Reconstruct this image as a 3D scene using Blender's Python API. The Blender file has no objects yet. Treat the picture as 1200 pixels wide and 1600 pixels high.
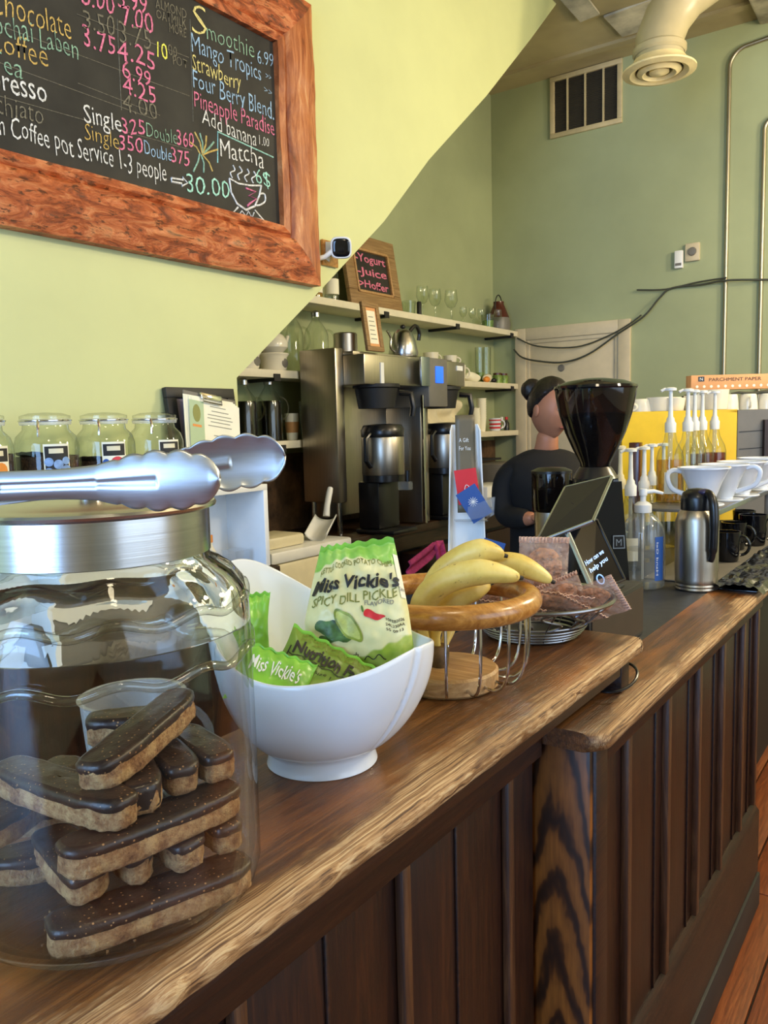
import bpy, bmesh, math, random
from mathutils import Vector, Matrix, noise
random.seed(7)
PI = math.pi
V = Vector
SC = bpy.context.scene
COL = SC.collection

# ---------------------------------------------------------------- camera
cam_d = bpy.data.cameras.new('camera')
cam = bpy.data.objects.new('camera', cam_d)
COL.objects.link(cam)
CX = V((0.81763445, 0.57516501, -0.02567333))
CY = V((-0.0407201, 0.10225156, 0.99392479))
CF = V((-0.5742959, 0.81162173, -0.10702517))
m = Matrix.Identity(4)
for i in range(3):
    m[i][0] = CX[i]; m[i][1] = CY[i]; m[i][2] = -CF[i]
m[0][3], m[1][3], m[2][3] = 0, 0, 1.42
cam.matrix_world = m
cam_d.sensor_fit = 'VERTICAL'
cam_d.sensor_height = 24.0
cam_d.sensor_width = 18.0
cam_d.lens = 1270.0 / 1600.0 * 24.0
cam_d.clip_start = 0.02
SC.camera = cam

# ---------------------------------------------------------------- world, lights, exposure
w = bpy.data.worlds.new('world'); SC.world = w
w.use_nodes = True
w.node_tree.nodes['Background'].inputs[0].default_value = (0.75, 0.86, 1.0, 1)
w.node_tree.nodes['Background'].inputs[1].default_value = 1.2

def area(name, loc, target, sx, sy, power, col):
    d = bpy.data.lights.new(name, 'AREA'); d.shape = 'RECTANGLE'
    d.size = sx; d.size_y = sy; d.energy = power; d.color = col
    o = bpy.data.objects.new(name, d); COL.objects.link(o)
    o.location = loc
    o.rotation_euler = (V(target) - V(loc)).to_track_quat('-Z', 'Y').to_euler()
    return o
# daylight through the shop windows (behind and to the right of the viewer)
area('window_daylight', (-0.45, -2.5, 1.9), (-0.5, 2.0, 1.3), 2.2, 2.2, 96, (0.27, 0.53, 1.0))
area('window_daylight', (3.1, 1.3, 1.9), (-1.0, 1.8, 1.3), 3.4, 2.2, 20, (0.6, 0.78, 1.0))
# warm shop light: unseen point lights added to brighten walls, ceiling and recess
for lx, ly, lz, pw in ((0.1, 0.3, 2.95, 17), (0.35, 3.5, 2.5, 32), (1.5, 2.2, 2.95, 66), (0.9, 4.1, 2.8, 78)):
    d_ = bpy.data.lights.new('warm_fill_light', 'POINT'); d_.energy = pw; d_.shadow_soft_size = 0.16; d_.color = (1.0, 0.83, 0.56)
    o_ = bpy.data.objects.new('warm_fill_light', d_); COL.objects.link(o_); o_.location = (lx, ly, lz)
SC.view_settings.view_transform = 'Standard'
SC.view_settings.look = 'None'
SC.view_settings.gamma = 1.0
SC.view_settings.use_curve_mapping = False
SC.view_settings.exposure = 0.66

# ---------------------------------------------------------------- materials
def srgb(r, g, b):
    def f(c):
        c /= 255.0
        return c / 12.92 if c <= 0.04045 else ((c + 0.055) / 1.055) ** 2.4
    return (f(r), f(g), f(b), 1)

class N:
    def __init__(s, name):
        s.m = bpy.data.materials.new(name); s.m.use_nodes = True
        s.t = s.m.node_tree; s.n = s.t.nodes; s.b = s.n['Principled BSDF']; s.out = s.n['Material Output']
    def new(s, kind, **k):
        x = s.n.new(kind)
        for a, v in k.items(): setattr(x, a, v)
        return x
    def link(s, a, b): s.t.links.new(a, b)
    def coords(s, scale=(1, 1, 1), kind='Object', rot=(0, 0, 0)):
        c = s.new('ShaderNodeTexCoord'); mp = s.new('ShaderNodeMapping')
        mp.inputs['Scale'].default_value = scale; mp.inputs['Rotation'].default_value = rot
        s.link(c.outputs[kind], mp.inputs['Vector']); return mp.outputs[0]
    def noise(s, vec, scale, detail=4, rough=0.6, dist=0):
        x = s.new('ShaderNodeTexNoise'); x.inputs['Scale'].default_value = scale
        x.inputs['Detail'].default_value = detail; x.inputs['Roughness'].default_value = rough
        x.inputs['Distortion'].default_value = dist
        s.link(vec, x.inputs['Vector']); return x.outputs['Fac']
    def ramp(s, fac, stops, interp='LINEAR'):
        r = s.new('ShaderNodeValToRGB'); r.color_ramp.interpolation = interp
        e = r.color_ramp.elements
        while len(e) < len(stops): e.new(0.5)
        for i, (p, c) in enumerate(stops):
            e[i].position = p; e[i].color = c if len(c) == 4 else (*c, 1)
        s.link(fac, r.inputs[0]); return r.outputs[0]
    def mixc(s, fac, a, b, mode='MIX'):
        x = s.new('ShaderNodeMix', data_type='RGBA', blend_type=mode)
        if isinstance(fac, (int, float)): x.inputs[0].default_value = fac
        else: s.link(fac, x.inputs[0])
        for i, c in ((6, a), (7, b)):
            if isinstance(c, tuple): x.inputs[i].default_value = c
            else: s.link(c, x.inputs[i])
        return x.outputs[2]
    def bump(s, h, strength=0.3, dist=0.01):
        x = s.new('ShaderNodeBump'); x.inputs['Strength'].default_value = strength
        x.inputs['Distance'].default_value = dist
        s.link(h, x.inputs['Height']); s.link(x.outputs[0], s.b.inputs['Normal'])
    def set(s, col=None, rough=None, metal=None, **k):
        if col is not None:
            if isinstance(col, tuple): s.b.inputs['Base Color'].default_value = col
            else: s.link(col, s.b.inputs['Base Color'])
        if rough is not None: s.b.inputs['Roughness'].default_value = rough
        if metal is not None: s.b.inputs['Metallic'].default_value = metal
        for a, v in k.items(): s.b.inputs[a.replace('_', ' ')].default_value = v
        return s.m

def plain(name, col, rough=0.5, metal=0.0, var=0.06, scale=12, bump=0.0, **k):
    n = N(name)
    vec = n.coords()
    f = n.noise(vec, scale)
    c = srgb(*col)
    lo = tuple(x * (1 - var * 2) for x in c[:3]) + (1,)
    hi = tuple(min(1, x * (1 + var * 2)) for x in c[:3]) + (1,)
    n.set(n.ramp(f, [(0.3, lo), (0.7, hi)]), rough, metal, **k)
    if bump: n.bump(f, bump, 0.004)
    return n.m

def metal(name, col, rough=0.3, brush=(1, 1, 60)):
    n = N(name); vec = n.coords(brush)
    f = n.noise(vec, 6, 3)
    c = srgb(*col)
    n.set(n.ramp(f, [(0.3, tuple(x * .82 for x in c[:3]) + (1,)), (0.7, c)]), rough, 1.0)
    n.bump(f, 0.06, 0.001)
    return n.m

def wood(name, dark, mid, light, axis='Y', rough=0.4, dens=1.0, bump=0.25, dist=2.5, coat=0.0):
    n = N(name)
    sc = {'Y': (22, 1.4, 22), 'Z': (22, 22, 1.4), 'X': (1.4, 22, 22)}[axis]
    vec = n.coords(tuple(a * dens for a in sc))
    f = n.noise(vec, 2.2, 7, 0.65, dist)
    sc2 = {'Y': (60, 3, 60), 'Z': (60, 60, 3), 'X': (3, 60, 60)}[axis]
    f2 = n.noise(n.coords(sc2), 3.0, 5, 0.7)
    c = n.ramp(f, [(0.28, srgb(*dark)), (0.5, srgb(*mid)), (0.72, srgb(*light))])
    c = n.mixc(n.ramp(f2, [(0.35, (0.0, 0.0, 0.0)), (0.62, (0.45, 0.45, 0.45))]), c, srgb(*dark))
    n.set(c, rough)
    n.b.inputs['Coat Weight'].default_value = coat
    n.b.inputs['Coat Roughness'].default_value = 0.15
    n.bump(f2, bump, 0.003)
    return n.m

def glass(name, tint=(1, 1, 1), refl=1.0, edge=0.25, rough=0.03, body=0.0, bodycol=(1, 1, 1, 1)):
    """clear thin-walled glass: see-through with mirror reflections that grow at the edges"""
    n = N(name); n.n.remove(n.b)
    tr = n.new('ShaderNodeBsdfTransparent'); gl = n.new('ShaderNodeBsdfGlossy')
    gl.inputs['Roughness'].default_value = rough
    lw = n.new('ShaderNodeLayerWeight'); lw.inputs['Blend'].default_value = 0.35
    pw = n.new('ShaderNodeMath', operation='POWER'); pw.inputs[1].default_value = 2.2
    n.link(lw.outputs['Facing'], pw.inputs[0])
    ml = n.new('ShaderNodeMath', operation='MULTIPLY_ADD'); ml.inputs[1].default_value = 0.55 * refl; ml.inputs[2].default_value = 0.045 * refl
    ml.use_clamp = True
    n.link(pw.outputs[0], ml.inputs[0])
    dk = n.mixc(pw.outputs[0], (*tint, 1), tuple(t * (1 - edge) for t in tint) + (1,))
    n.link(dk, tr.inputs[0])
    mx = n.new('ShaderNodeMixShader')
    n.link(ml.outputs[0], mx.inputs[0]); n.link(tr.outputs[0], mx.inputs[1]); n.link(gl.outputs[0], mx.inputs[2])
    last = mx.outputs[0]
    if body > 0:
        df = n.new('ShaderNodeBsdfDiffuse'); df.inputs[0].default_value = bodycol
        m2 = n.new('ShaderNodeMixShader'); m2.inputs[0].default_value = body
        n.link(last, m2.inputs[1]); n.link(df.outputs[0], m2.inputs[2]); last = m2.outputs[0]
    n.link(last, n.out.inputs[0])
    return n.m

M = {}
M['wall_light'] = plain('pale_green_paint', (204, 208, 150), 0.6, var=0.02, scale=3)
M['wall_green'] = plain('sage_green_paint', (160, 168, 128), 0.65, var=0.05, scale=1.6)
M['wall_other'] = plain('cream_paint', (205, 200, 178), 0.7)
M['ceiling'] = plain('stained_grey_plaster', (160, 148, 112), 0.85, var=0.16, scale=1.3, bump=0.4)
M['patch'] = plain('scraped_pale_plaster', (176, 170, 152), 0.85, var=0.25, scale=5, bump=0.6)
M['door'] = plain('beige_door_paint', (202, 188, 156), 0.5, var=0.03)
M['shelf'] = plain('white_shelf_paint', (226, 218, 192), 0.45, var=0.03)
M['white'] = plain('white_plastic', (232, 232, 228), 0.35, var=0.02)
M['cream'] = plain('cream_plastic', (222, 212, 178), 0.4, var=0.03)
M['blackp'] = plain('black_plastic', (22, 22, 24), 0.28, var=0.1)
M['blackm'] = plain('matte_black', (26, 25, 25), 0.55, var=0.1)
M['blackg'] = plain('gloss_black', (12, 12, 16), 0.08, var=0.1)
M['ctop'] = plain('charcoal_laminate', (50, 52, 56), 0.42, var=0.12, scale=40)
M['darkwood'] = wood('dark_stained_wood', (22, 9, 3), (44, 19, 6), (70, 35, 13), 'Z', 0.38)
M['railwood'] = wood('dark_rail_wood', (22, 10, 5), (44, 21, 9), (64, 34, 15), 'Y', 0.42)
M['batten'] = wood('batten_wood', (50, 28, 15), (78, 48, 27), (112, 76, 46), 'Z', 0.4)
M['backwood'] = wood('back_counter_wood', (28, 18, 12), (52, 34, 22), (80, 56, 38), 'Y', 0.4)
M['floorw'] = wood('reddish_floor_wood', (82, 38, 16), (128, 64, 28), (160, 90, 44), 'Y', 0.4, coat=0.1)
M['floord'] = plain('dark_floor_base', (40, 30, 24), 0.7)
M['bamboo'] = wood('honey_wood_ring', (132, 80, 30), (194, 134, 62), (220, 168, 96), 'X', 0.25, dens=0.5, bump=0.1, coat=0.4)
M['palewood'] = wood('pale_turned_wood', (150, 108, 62), (190, 148, 96), (214, 178, 128), 'X', 0.45, dens=0.8)
M['framewood'] = wood('weathered_pine', (118, 88, 52), (156, 124, 80), (182, 152, 106), 'Y', 0.6, dens=0.7)
M['steel'] = metal('brushed_steel', (196, 196, 196), 0.24, (1, 1, 60))
M['steelv'] = metal('steel_panel', (186, 178, 164), 0.34, (40, 40, 1))
M['chrome'] = metal('chrome', (215, 215, 215), 0.10, (1, 1, 1))
M['tong'] = metal('satin_steel', (206, 212, 220), 0.40, (3, 3, 40))
M['wire'] = metal('galvanised_wire', (150, 152, 156), 0.28, (4, 4, 4))
M['pipe'] = metal('conduit_metal', (186, 176, 150), 0.42, (4, 4, 1))
M['ceramic'] = plain('white_glazed_ceramic', (220, 226, 236), 0.13, var=0.01)
M['ceramic_c'] = plain('cream_glazed_ceramic', (228, 222, 202), 0.18, var=0.02)
M['glass'] = glass('clear_glass', (0.985, 0.99, 0.98))
M['glassd'] = glass('thick_clear_glass', (0.97, 0.985, 0.96), 1.3, 0.5)
M['glassg'] = glass('shelf_glass', (0.93, 0.96, 0.91), 1.2, 0.35)
M['clearpl'] = glass('clear_plastic', (0.98, 0.99, 1.0), 1.2, 0.2, 0.06, 0.08, (0.8, 0.88, 0.95, 1))
M['milkyp'] = glass('milky_plastic', (0.97, 0.97, 0.97), 0.9, 0.2, 0.12, 0.28, (0.75, 0.75, 0.74, 1))
M['hopper'] = glass('smoked_plastic', (0.20, 0.14, 0.12), 1.5, 0.5, 0.05, 0.35, (0.012, 0.009, 0.008, 1))
M['wrap'] = plain('shiny_black_film', (16, 16, 17), 0.12, var=.3, scale=60, bump=.8)
n = N('refractive_shoulder_glass')
n.set((0.97, 1.0, 0.96, 1), 0.01, 0.0, Transmission_Weight=1.0, IOR=1.45)
M['glassr'] = n.m
M['red'] = plain('red_plastic', (200, 34, 36), 0.3)
M['pink'] = plain('pink_cloth', (214, 74, 138), 0.8, var=0.15, bump=0.4, scale=30)
M['yellow'] = plain('yellow_panel', (238, 196, 22), 0.45, var=0.03)
M['greym'] = plain('grey_machine_panel', (112, 108, 100), 0.4, var=0.04)
M['amber'] = glass('amber_syrup', (0.92, 0.72, 0.28), 1.0, 0.3, 0.03, 0.22, (0.62, 0.36, 0.06, 1))
M['redsyr'] = glass('red_brown_syrup', (0.45, 0.12, 0.05), 1.0, 0.3, 0.03, 0.3, (0.25, 0.05, 0.02, 1))
M['greenliq'] = plain('green_contents', (112, 140, 60), 0.4, var=0.3, scale=60)
M['coffee'] = plain('cold_brew', (14, 10, 9), 0.15)
M['beans'] = plain('dark_roast_beans', (24, 14, 9), 0.35, var=0.6, scale=130, bump=1.0)
M['tea'] = plain('loose_dark_tea', (52, 34, 24), 0.9, var=0.9, scale=220, bump=1.0)
M['paper'] = plain('paper', (240, 236, 214), 0.7, var=0.02)
M['papergreen'] = plain('pale_green_print', (176, 196, 158), 0.7, var=0.02)
M['kraft'] = plain('kraft_cardboard', (190, 140, 86), 0.7, var=0.05)
M['parch'] = plain('orange_card_box', (222, 160, 104), 0.55, var=0.03)
M['navy'] = plain('print_blue', (38, 84, 160), 0.5)
M['cardblue'] = plain('blue_gift_card', (58, 92, 156), 0.35, var=0.03)
M['cardred'] = plain('red_gift_card', (206, 44, 54), 0.35, var=0.03)
M['taupe'] = plain('taupe_print', (104, 92, 68), 0.5, var=0.02)
M['cloth'] = plain('cream_cloth', (222, 212, 182), 0.9, var=0.05, bump=0.3)
M['skin'] = plain('skin', (176, 118, 88), 0.5, var=0.04)
M['hair'] = plain('black_hair', (20, 14, 13), 0.45, var=0.3, scale=60, bump=0.5)
M['shirt'] = plain('black_shirt', (9, 9, 12), 0.85, var=0.15)
M['apron'] = plain('black_apron', (12, 12, 15), 0.8, var=0.1)
M['lip'] = plain('lips', (140, 72, 62), 0.5)
M['vent'] = plain('vent_enamel', (196, 180, 138), 0.5)
M['ventdark'] = plain('vent_dark', (56, 50, 36), 0.8)
M['duct'] = plain('duct_paint', (176, 164, 128), 0.35, var=0.06, scale=4)
M['diff'] = plain('diffuser_enamel', (232, 214, 162), 0.4)
M['brownwall'] = plain('brown_stone_backsplash', (96, 70, 44), 0.8, var=0.4, scale=9, bump=0.5)
M['cable'] = plain('dark_cable', (60, 62, 50), 0.6)
M['brownjug'] = plain('red_brown_glaze', (82, 40, 28), 0.2)
M['pastry'] = plain('pastry', (172, 112, 58), 0.7, var=0.35, scale=30, bump=0.6)
M['screen'] = plain('dark_screen_glass', (18, 19, 24), 0.07, var=0.02)
M['silver'] = metal('silver_edge', (180, 190, 205), 0.25, (2, 2, 2))
M['chip_green'] = plain('lime_foil', (134, 196, 70), 0.28, var=0.18, scale=14, bump=0.5)
M['olive'] = plain('olive_foil', (118, 146, 54), 0.35, var=0.12, scale=20)
M['pickle'] = plain('pickle_print', (146, 160, 52), 0.4, var=0.25, scale=60)
M['pickled'] = plain('dark_pickle_print', (66, 100, 44), 0.4, var=0.35, scale=70)
M['pickleL'] = plain('pickle_flesh_print', (196, 204, 112), 0.4, var=0.15, scale=60)
M['ink'] = plain('black_ink', (26, 24, 22), 0.5)
M['inkgreen'] = plain('olive_ink', (124, 128, 50), 0.5)
M['inkgrey'] = plain('grey_ink', (140, 138, 124), 0.6)
M['orangep'] = plain('orange_print', (226, 140, 50), 0.5)
for nm_, c_ in dict(c_white=(232, 230, 216), c_yellow=(214, 200, 128), c_gold=(200, 168, 92), c_pink=(226, 120, 150), c_green=(140, 176, 150), c_blue=(152, 184, 214), c_dim=(120, 114, 96), c_bright=(240, 226, 90), c_aqua=(160, 212, 196)).items():
    M[nm_] = plain('chalk_' + nm_[2:], c_, 0.9, var=0.25, scale=160)
M['slate'] = plain('chalkboard_black', (44, 42, 36), 0.75, var=0.25, scale=5)

# worn bar top: stained oak, bare and ribbed along the customer edge
def bar_mat(name, xe, wdt):
    n = N(name)
    f = n.noise(n.coords((34, 1.1, 34)), 2.4, 8, 0.65, 1.2)
    rib = n.noise(n.coords((230, 2.0, 60)), 2.4, 5, 0.7, 0.25)
    base = n.ramp(f, [(0.3, srgb(54, 31, 14)), (0.5, srgb(94, 57, 26)), (0.7, srgb(134, 88, 44))])
    bare = n.ramp(rib, [(0.38, srgb(74, 46, 26)), (0.5, srgb(166, 126, 82)), (0.62, srgb(206, 176, 132))])
    tc = n.new('ShaderNodeTexCoord'); sp = n.new('ShaderNodeSeparateXYZ'); n.link(tc.outputs['Object'], sp.inputs[0])
    mr = n.new('ShaderNodeMapRange'); mr.inputs['From Min'].default_value = xe - wdt; mr.inputs['From Max'].default_value = xe
    n.link(sp.outputs['X'], mr.inputs['Value'])
    big = n.noise(n.coords((9, 3, 9)), 1.6, 6, 0.7)
    ad = n.new('ShaderNodeMath', operation='MULTIPLY_ADD'); n.link(big, ad.inputs[0]); ad.inputs[1].default_value = 2.4
    sb = n.new('ShaderNodeMath', operation='SUBTRACT'); n.link(mr.outputs[0], sb.inputs[0]); sb.inputs[1].default_value = 1.42
    n.link(sb.outputs[0], ad.inputs[2])
    fac = n.ramp(ad.outputs[0], [(0.35, (0, 0, 0)), (0.75, (1, 1, 1))])
    # patches of thinner orange varnish
    orf = n.ramp(n.noise(n.coords((7, 2.2, 7)), 1.3, 5, 0.6), [(0.5, (0, 0, 0)), (0.68, (0.7, 0.7, 0.7))])
    base = n.mixc(orf, base, srgb(168, 104, 44))
    col = n.mixc(fac, base, bare)
    n.set(col, 0.38)
    rr = n.ramp(fac, [(0, (0.28, 0.28, 0.28)), (1, (0.62, 0.62, 0.62))]); n.link(rr, n.b.inputs['Roughness'])
    n.bump(rib, 0.55, 0.003)
    return n.m
M['bartop'] = bar_mat('worn_oak_bar_top', 0.0, 0.085)
M['strip'] = bar_mat('worn_counter_edge', 0.02, 0.075)

n = N('cathedral_grain_oak')      # nested arches of dark grain, as on a flat-sawn board
tc = n.new('ShaderNodeTexCoord'); sp = n.new('ShaderNodeSeparateXYZ'); n.link(tc.outputs['Object'], sp.inputs[0])
def mth(op, a, b=None, c=None):
    x = n.new('ShaderNodeMath', operation=op)
    for i, q in enumerate((a, b, c)):
        if q is None: continue
        if isinstance(q, (int, float)): x.inputs[i].default_value = q
        else: n.link(q, x.inputs[i])
    return x.outputs[0]
u_ = mth('ABSOLUTE', mth('SUBTRACT', sp.outputs['X'], 0.212))
wz = n.noise(n.coords((14, 3, 5)), 1.4, 3, 0.6)
ph = mth('ADD', mth('MULTIPLY_ADD', mth('POWER', u_, 1.35), 9.0, sp.outputs['Z']), mth('MULTIPLY', wz, 0.22))
sn = mth('MULTIPLY_ADD', mth('SINE', mth('MULTIPLY', ph, 52.0)), 0.5, 0.5)
c = n.ramp(sn, [(0.0, srgb(44, 26, 14)), (0.25, srgb(78, 44, 18)), (0.5, srgb(122, 72, 28)), (1.0, srgb(142, 86, 34))])
c = n.mixc(n.ramp(n.noise(n.coords((60, 60, 4)), 3, 4), [(0.35, (0, 0, 0)), (0.7, (0.4, 0.4, 0.4))]), c, srgb(50, 28, 14))
M['cathedral'] = n.set(c, 0.38)

n = N('flaking_barn_wood')
f = n.noise(n.coords((3, 3, 9)), 2.6, 8, 0.7, 1.2)
c = n.ramp(f, [(0.26, srgb(70, 32, 14)), (0.40, srgb(128, 58, 24)), (0.50, srgb(184, 92, 44)), (0.60, srgb(216, 136, 84)), (0.72, srgb(124, 92, 62))])
g = n.noise(n.coords((5, 5, 16)), 4, 6, 0.7)
c = n.mixc(n.ramp(g, [(0.56, (0, 0, 0)), (0.62, (1, 1, 1))]), c, srgb(96, 48, 20))
n.set(c, 0.42); n.bump(f, 0.9, 0.012)
M['barn'] = n.m
n = N('barn_wood_rail_upright')
f = n.noise(n.coords((3, 12, 2)), 2.6, 8, 0.7, 0.8)
c = n.ramp(f, [(0.28, srgb(96, 44, 18)), (0.45, srgb(158, 84, 40)), (0.58, srgb(192, 120, 70)), (0.72, srgb(214, 166, 116))])
n.set(c, 0.42); n.bump(f, 0.5, 0.008)
M['barnv'] = n.m

n = N('biscotti_crumb')
f = n.noise(n.coords(), 90, 6, 0.7); f2 = n.noise(n.coords(), 260, 3, 0.7)
c = n.ramp(f, [(0.30, srgb(104, 62, 34)), (0.44, srgb(160, 112, 70)), (0.62, srgb(202, 160, 108))])
n.set(c, 0.85); n.bump(f, 1.0, 0.008); M['crumb'] = n.m
n = N('chocolate_coating')
f = n.noise(n.coords(), 55, 4)
vor = n.new('ShaderNodeTexVoronoi'); vor.inputs['Scale'].default_value = 210; n.link(n.coords(), vor.inputs['Vector'])
sp = n.noise(n.coords(), 60, 2)
sub = n.new('ShaderNodeMath', operation='MULTIPLY_ADD'); n.link(sp, sub.inputs[0]); sub.inputs[1].default_value = -0.30; n.link(vor.outputs['Distance'], sub.inputs[2])
c = n.mixc(n.ramp(sub.outputs[0], [(0.0, (0.8, 0.8, 0.8)), (0.015, (0, 0, 0))]), n.ramp(f, [(0.3, srgb(36, 23, 18)), (0.7, srgb(64, 44, 36))]), srgb(190, 140, 90))
n.set(c, 0.36); n.bump(f, 0.4, 0.003); M['choc'] = n.m

n = N('banana_skin')
f = n.noise(n.coords(), 18, 4, 0.6)
c = n.ramp(f, [(0.3, srgb(206, 172, 74)), (0.5, srgb(226, 198, 104)), (0.7, srgb(236, 214, 134))])
sp = n.noise(n.coords((30, 30, 30)), 3.0, 5, 0.7)
c = n.mixc(n.ramp(sp, [(0.63, (0, 0, 0)), (0.70, (0.75, 0.75, 0.75))]), c, srgb(120, 80, 34))
M['banana'] = n.set(c, 0.42)
M['bstem'] = plain('banana_stem', (96, 72, 34), 0.6, var=0.3, scale=60)
M['btip'] = plain('banana_tip', (40, 32, 20), 0.7)
M['bgreen'] = plain('banana_green_neck', (150, 168, 48), 0.45, var=0.1)

n = N('chip_bag_front_print')      # cream bag with a green header and a green wave at the foot
uv = n.new('ShaderNodeUVMap'); sp = n.new('ShaderNodeSeparateXYZ'); n.link(uv.outputs[0], sp.inputs[0])
cu = n.new('ShaderNodeMath', operation='SUBTRACT'); n.link(sp.outputs['X'], cu.inputs[0]); cu.inputs[1].default_value = 0.45
sq = n.new('ShaderNodeMath', operation='MULTIPLY'); n.link(cu.outputs[0], sq.inputs[0]); n.link(cu.outputs[0], sq.inputs[1])
ar = n.new('ShaderNodeMath', operation='MULTIPLY_ADD'); n.link(sq.outputs[0], ar.inputs[0]); ar.inputs[1].default_value = 0.42; n.link(sp.outputs['Y'], ar.inputs[2])
nz = n.noise(n.coords(), 30, 3)
grn = n.ramp(nz, [(0.3, srgb(120, 186, 62)), (0.7, srgb(172, 214, 110))])
crm = n.ramp(nz, [(0.3, srgb(224, 218, 158)), (0.7, srgb(236, 230, 180))])
c = n.mixc(n.ramp(ar.outputs[0], [(0.885, (0, 0, 0)), (0.895, (1, 1, 1))]), crm, grn)
lo = n.new('ShaderNodeMath', operation='MULTIPLY_ADD'); n.link(sp.outputs['X'], lo.inputs[0]); lo.inputs[1].default_value = -0.22; n.link(sp.outputs['Y'], lo.inputs[2])
c = n.mixc(n.ramp(lo.outputs[0], [(0.06, (1, 1, 1)), (0.075, (0, 0, 0))]), c, n.ramp(nz, [(0.4, srgb(150, 178, 60)), (0.6, srgb(196, 206, 104))]))
n.set(c, 0.3)
M['bagprint'] = n.m
n = N('cookie_film')
nz = n.noise(n.coords(), 34, 3)
c = n.ramp(nz, [(0.35, srgb(222, 180, 156)), (0.65, srgb(240, 212, 192))])
tr = n.new('ShaderNodeBsdfTransparent'); mx = n.new('ShaderNodeMixShader'); mx.inputs[0].default_value = 0.34
n.set(c, 0.10); n.bump(n.noise(n.coords(), 42, 3), 1.0, 0.02)
n.link(tr.outputs[0], mx.inputs[1]); n.link(n.b.outputs[0], mx.inputs[2]); n.link(mx.outputs[0], n.out.inputs[0])
M['film'] = n.m
M['filmseal'] = plain('pink_film_seal', (220, 178, 152), 0.25, var=0.08, scale=90, bump=0.3)
M['cookie'] = plain('oat_cookie', (176, 120, 72), 0.8, var=0.5, scale=90, bump=1.0)
n = N('lcd_blue'); n.set((0.02, 0.1, 0.8, 1), 0.3); n.b.inputs['Emission Color'].default_value = (0.02, 0.16, 1, 1); n.b.inputs['Emission Strength'].default_value = 0.7
M['lcd'] = n.m
n = N('screen_glow'); n.set((0.3, 0.5, 0.9, 1), 0.3); n.b.inputs['Emission Color'].default_value = (0.25, 0.5, 1, 1); n.b.inputs['Emission Strength'].default_value = 0.5
M['glow'] = n.m

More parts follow.
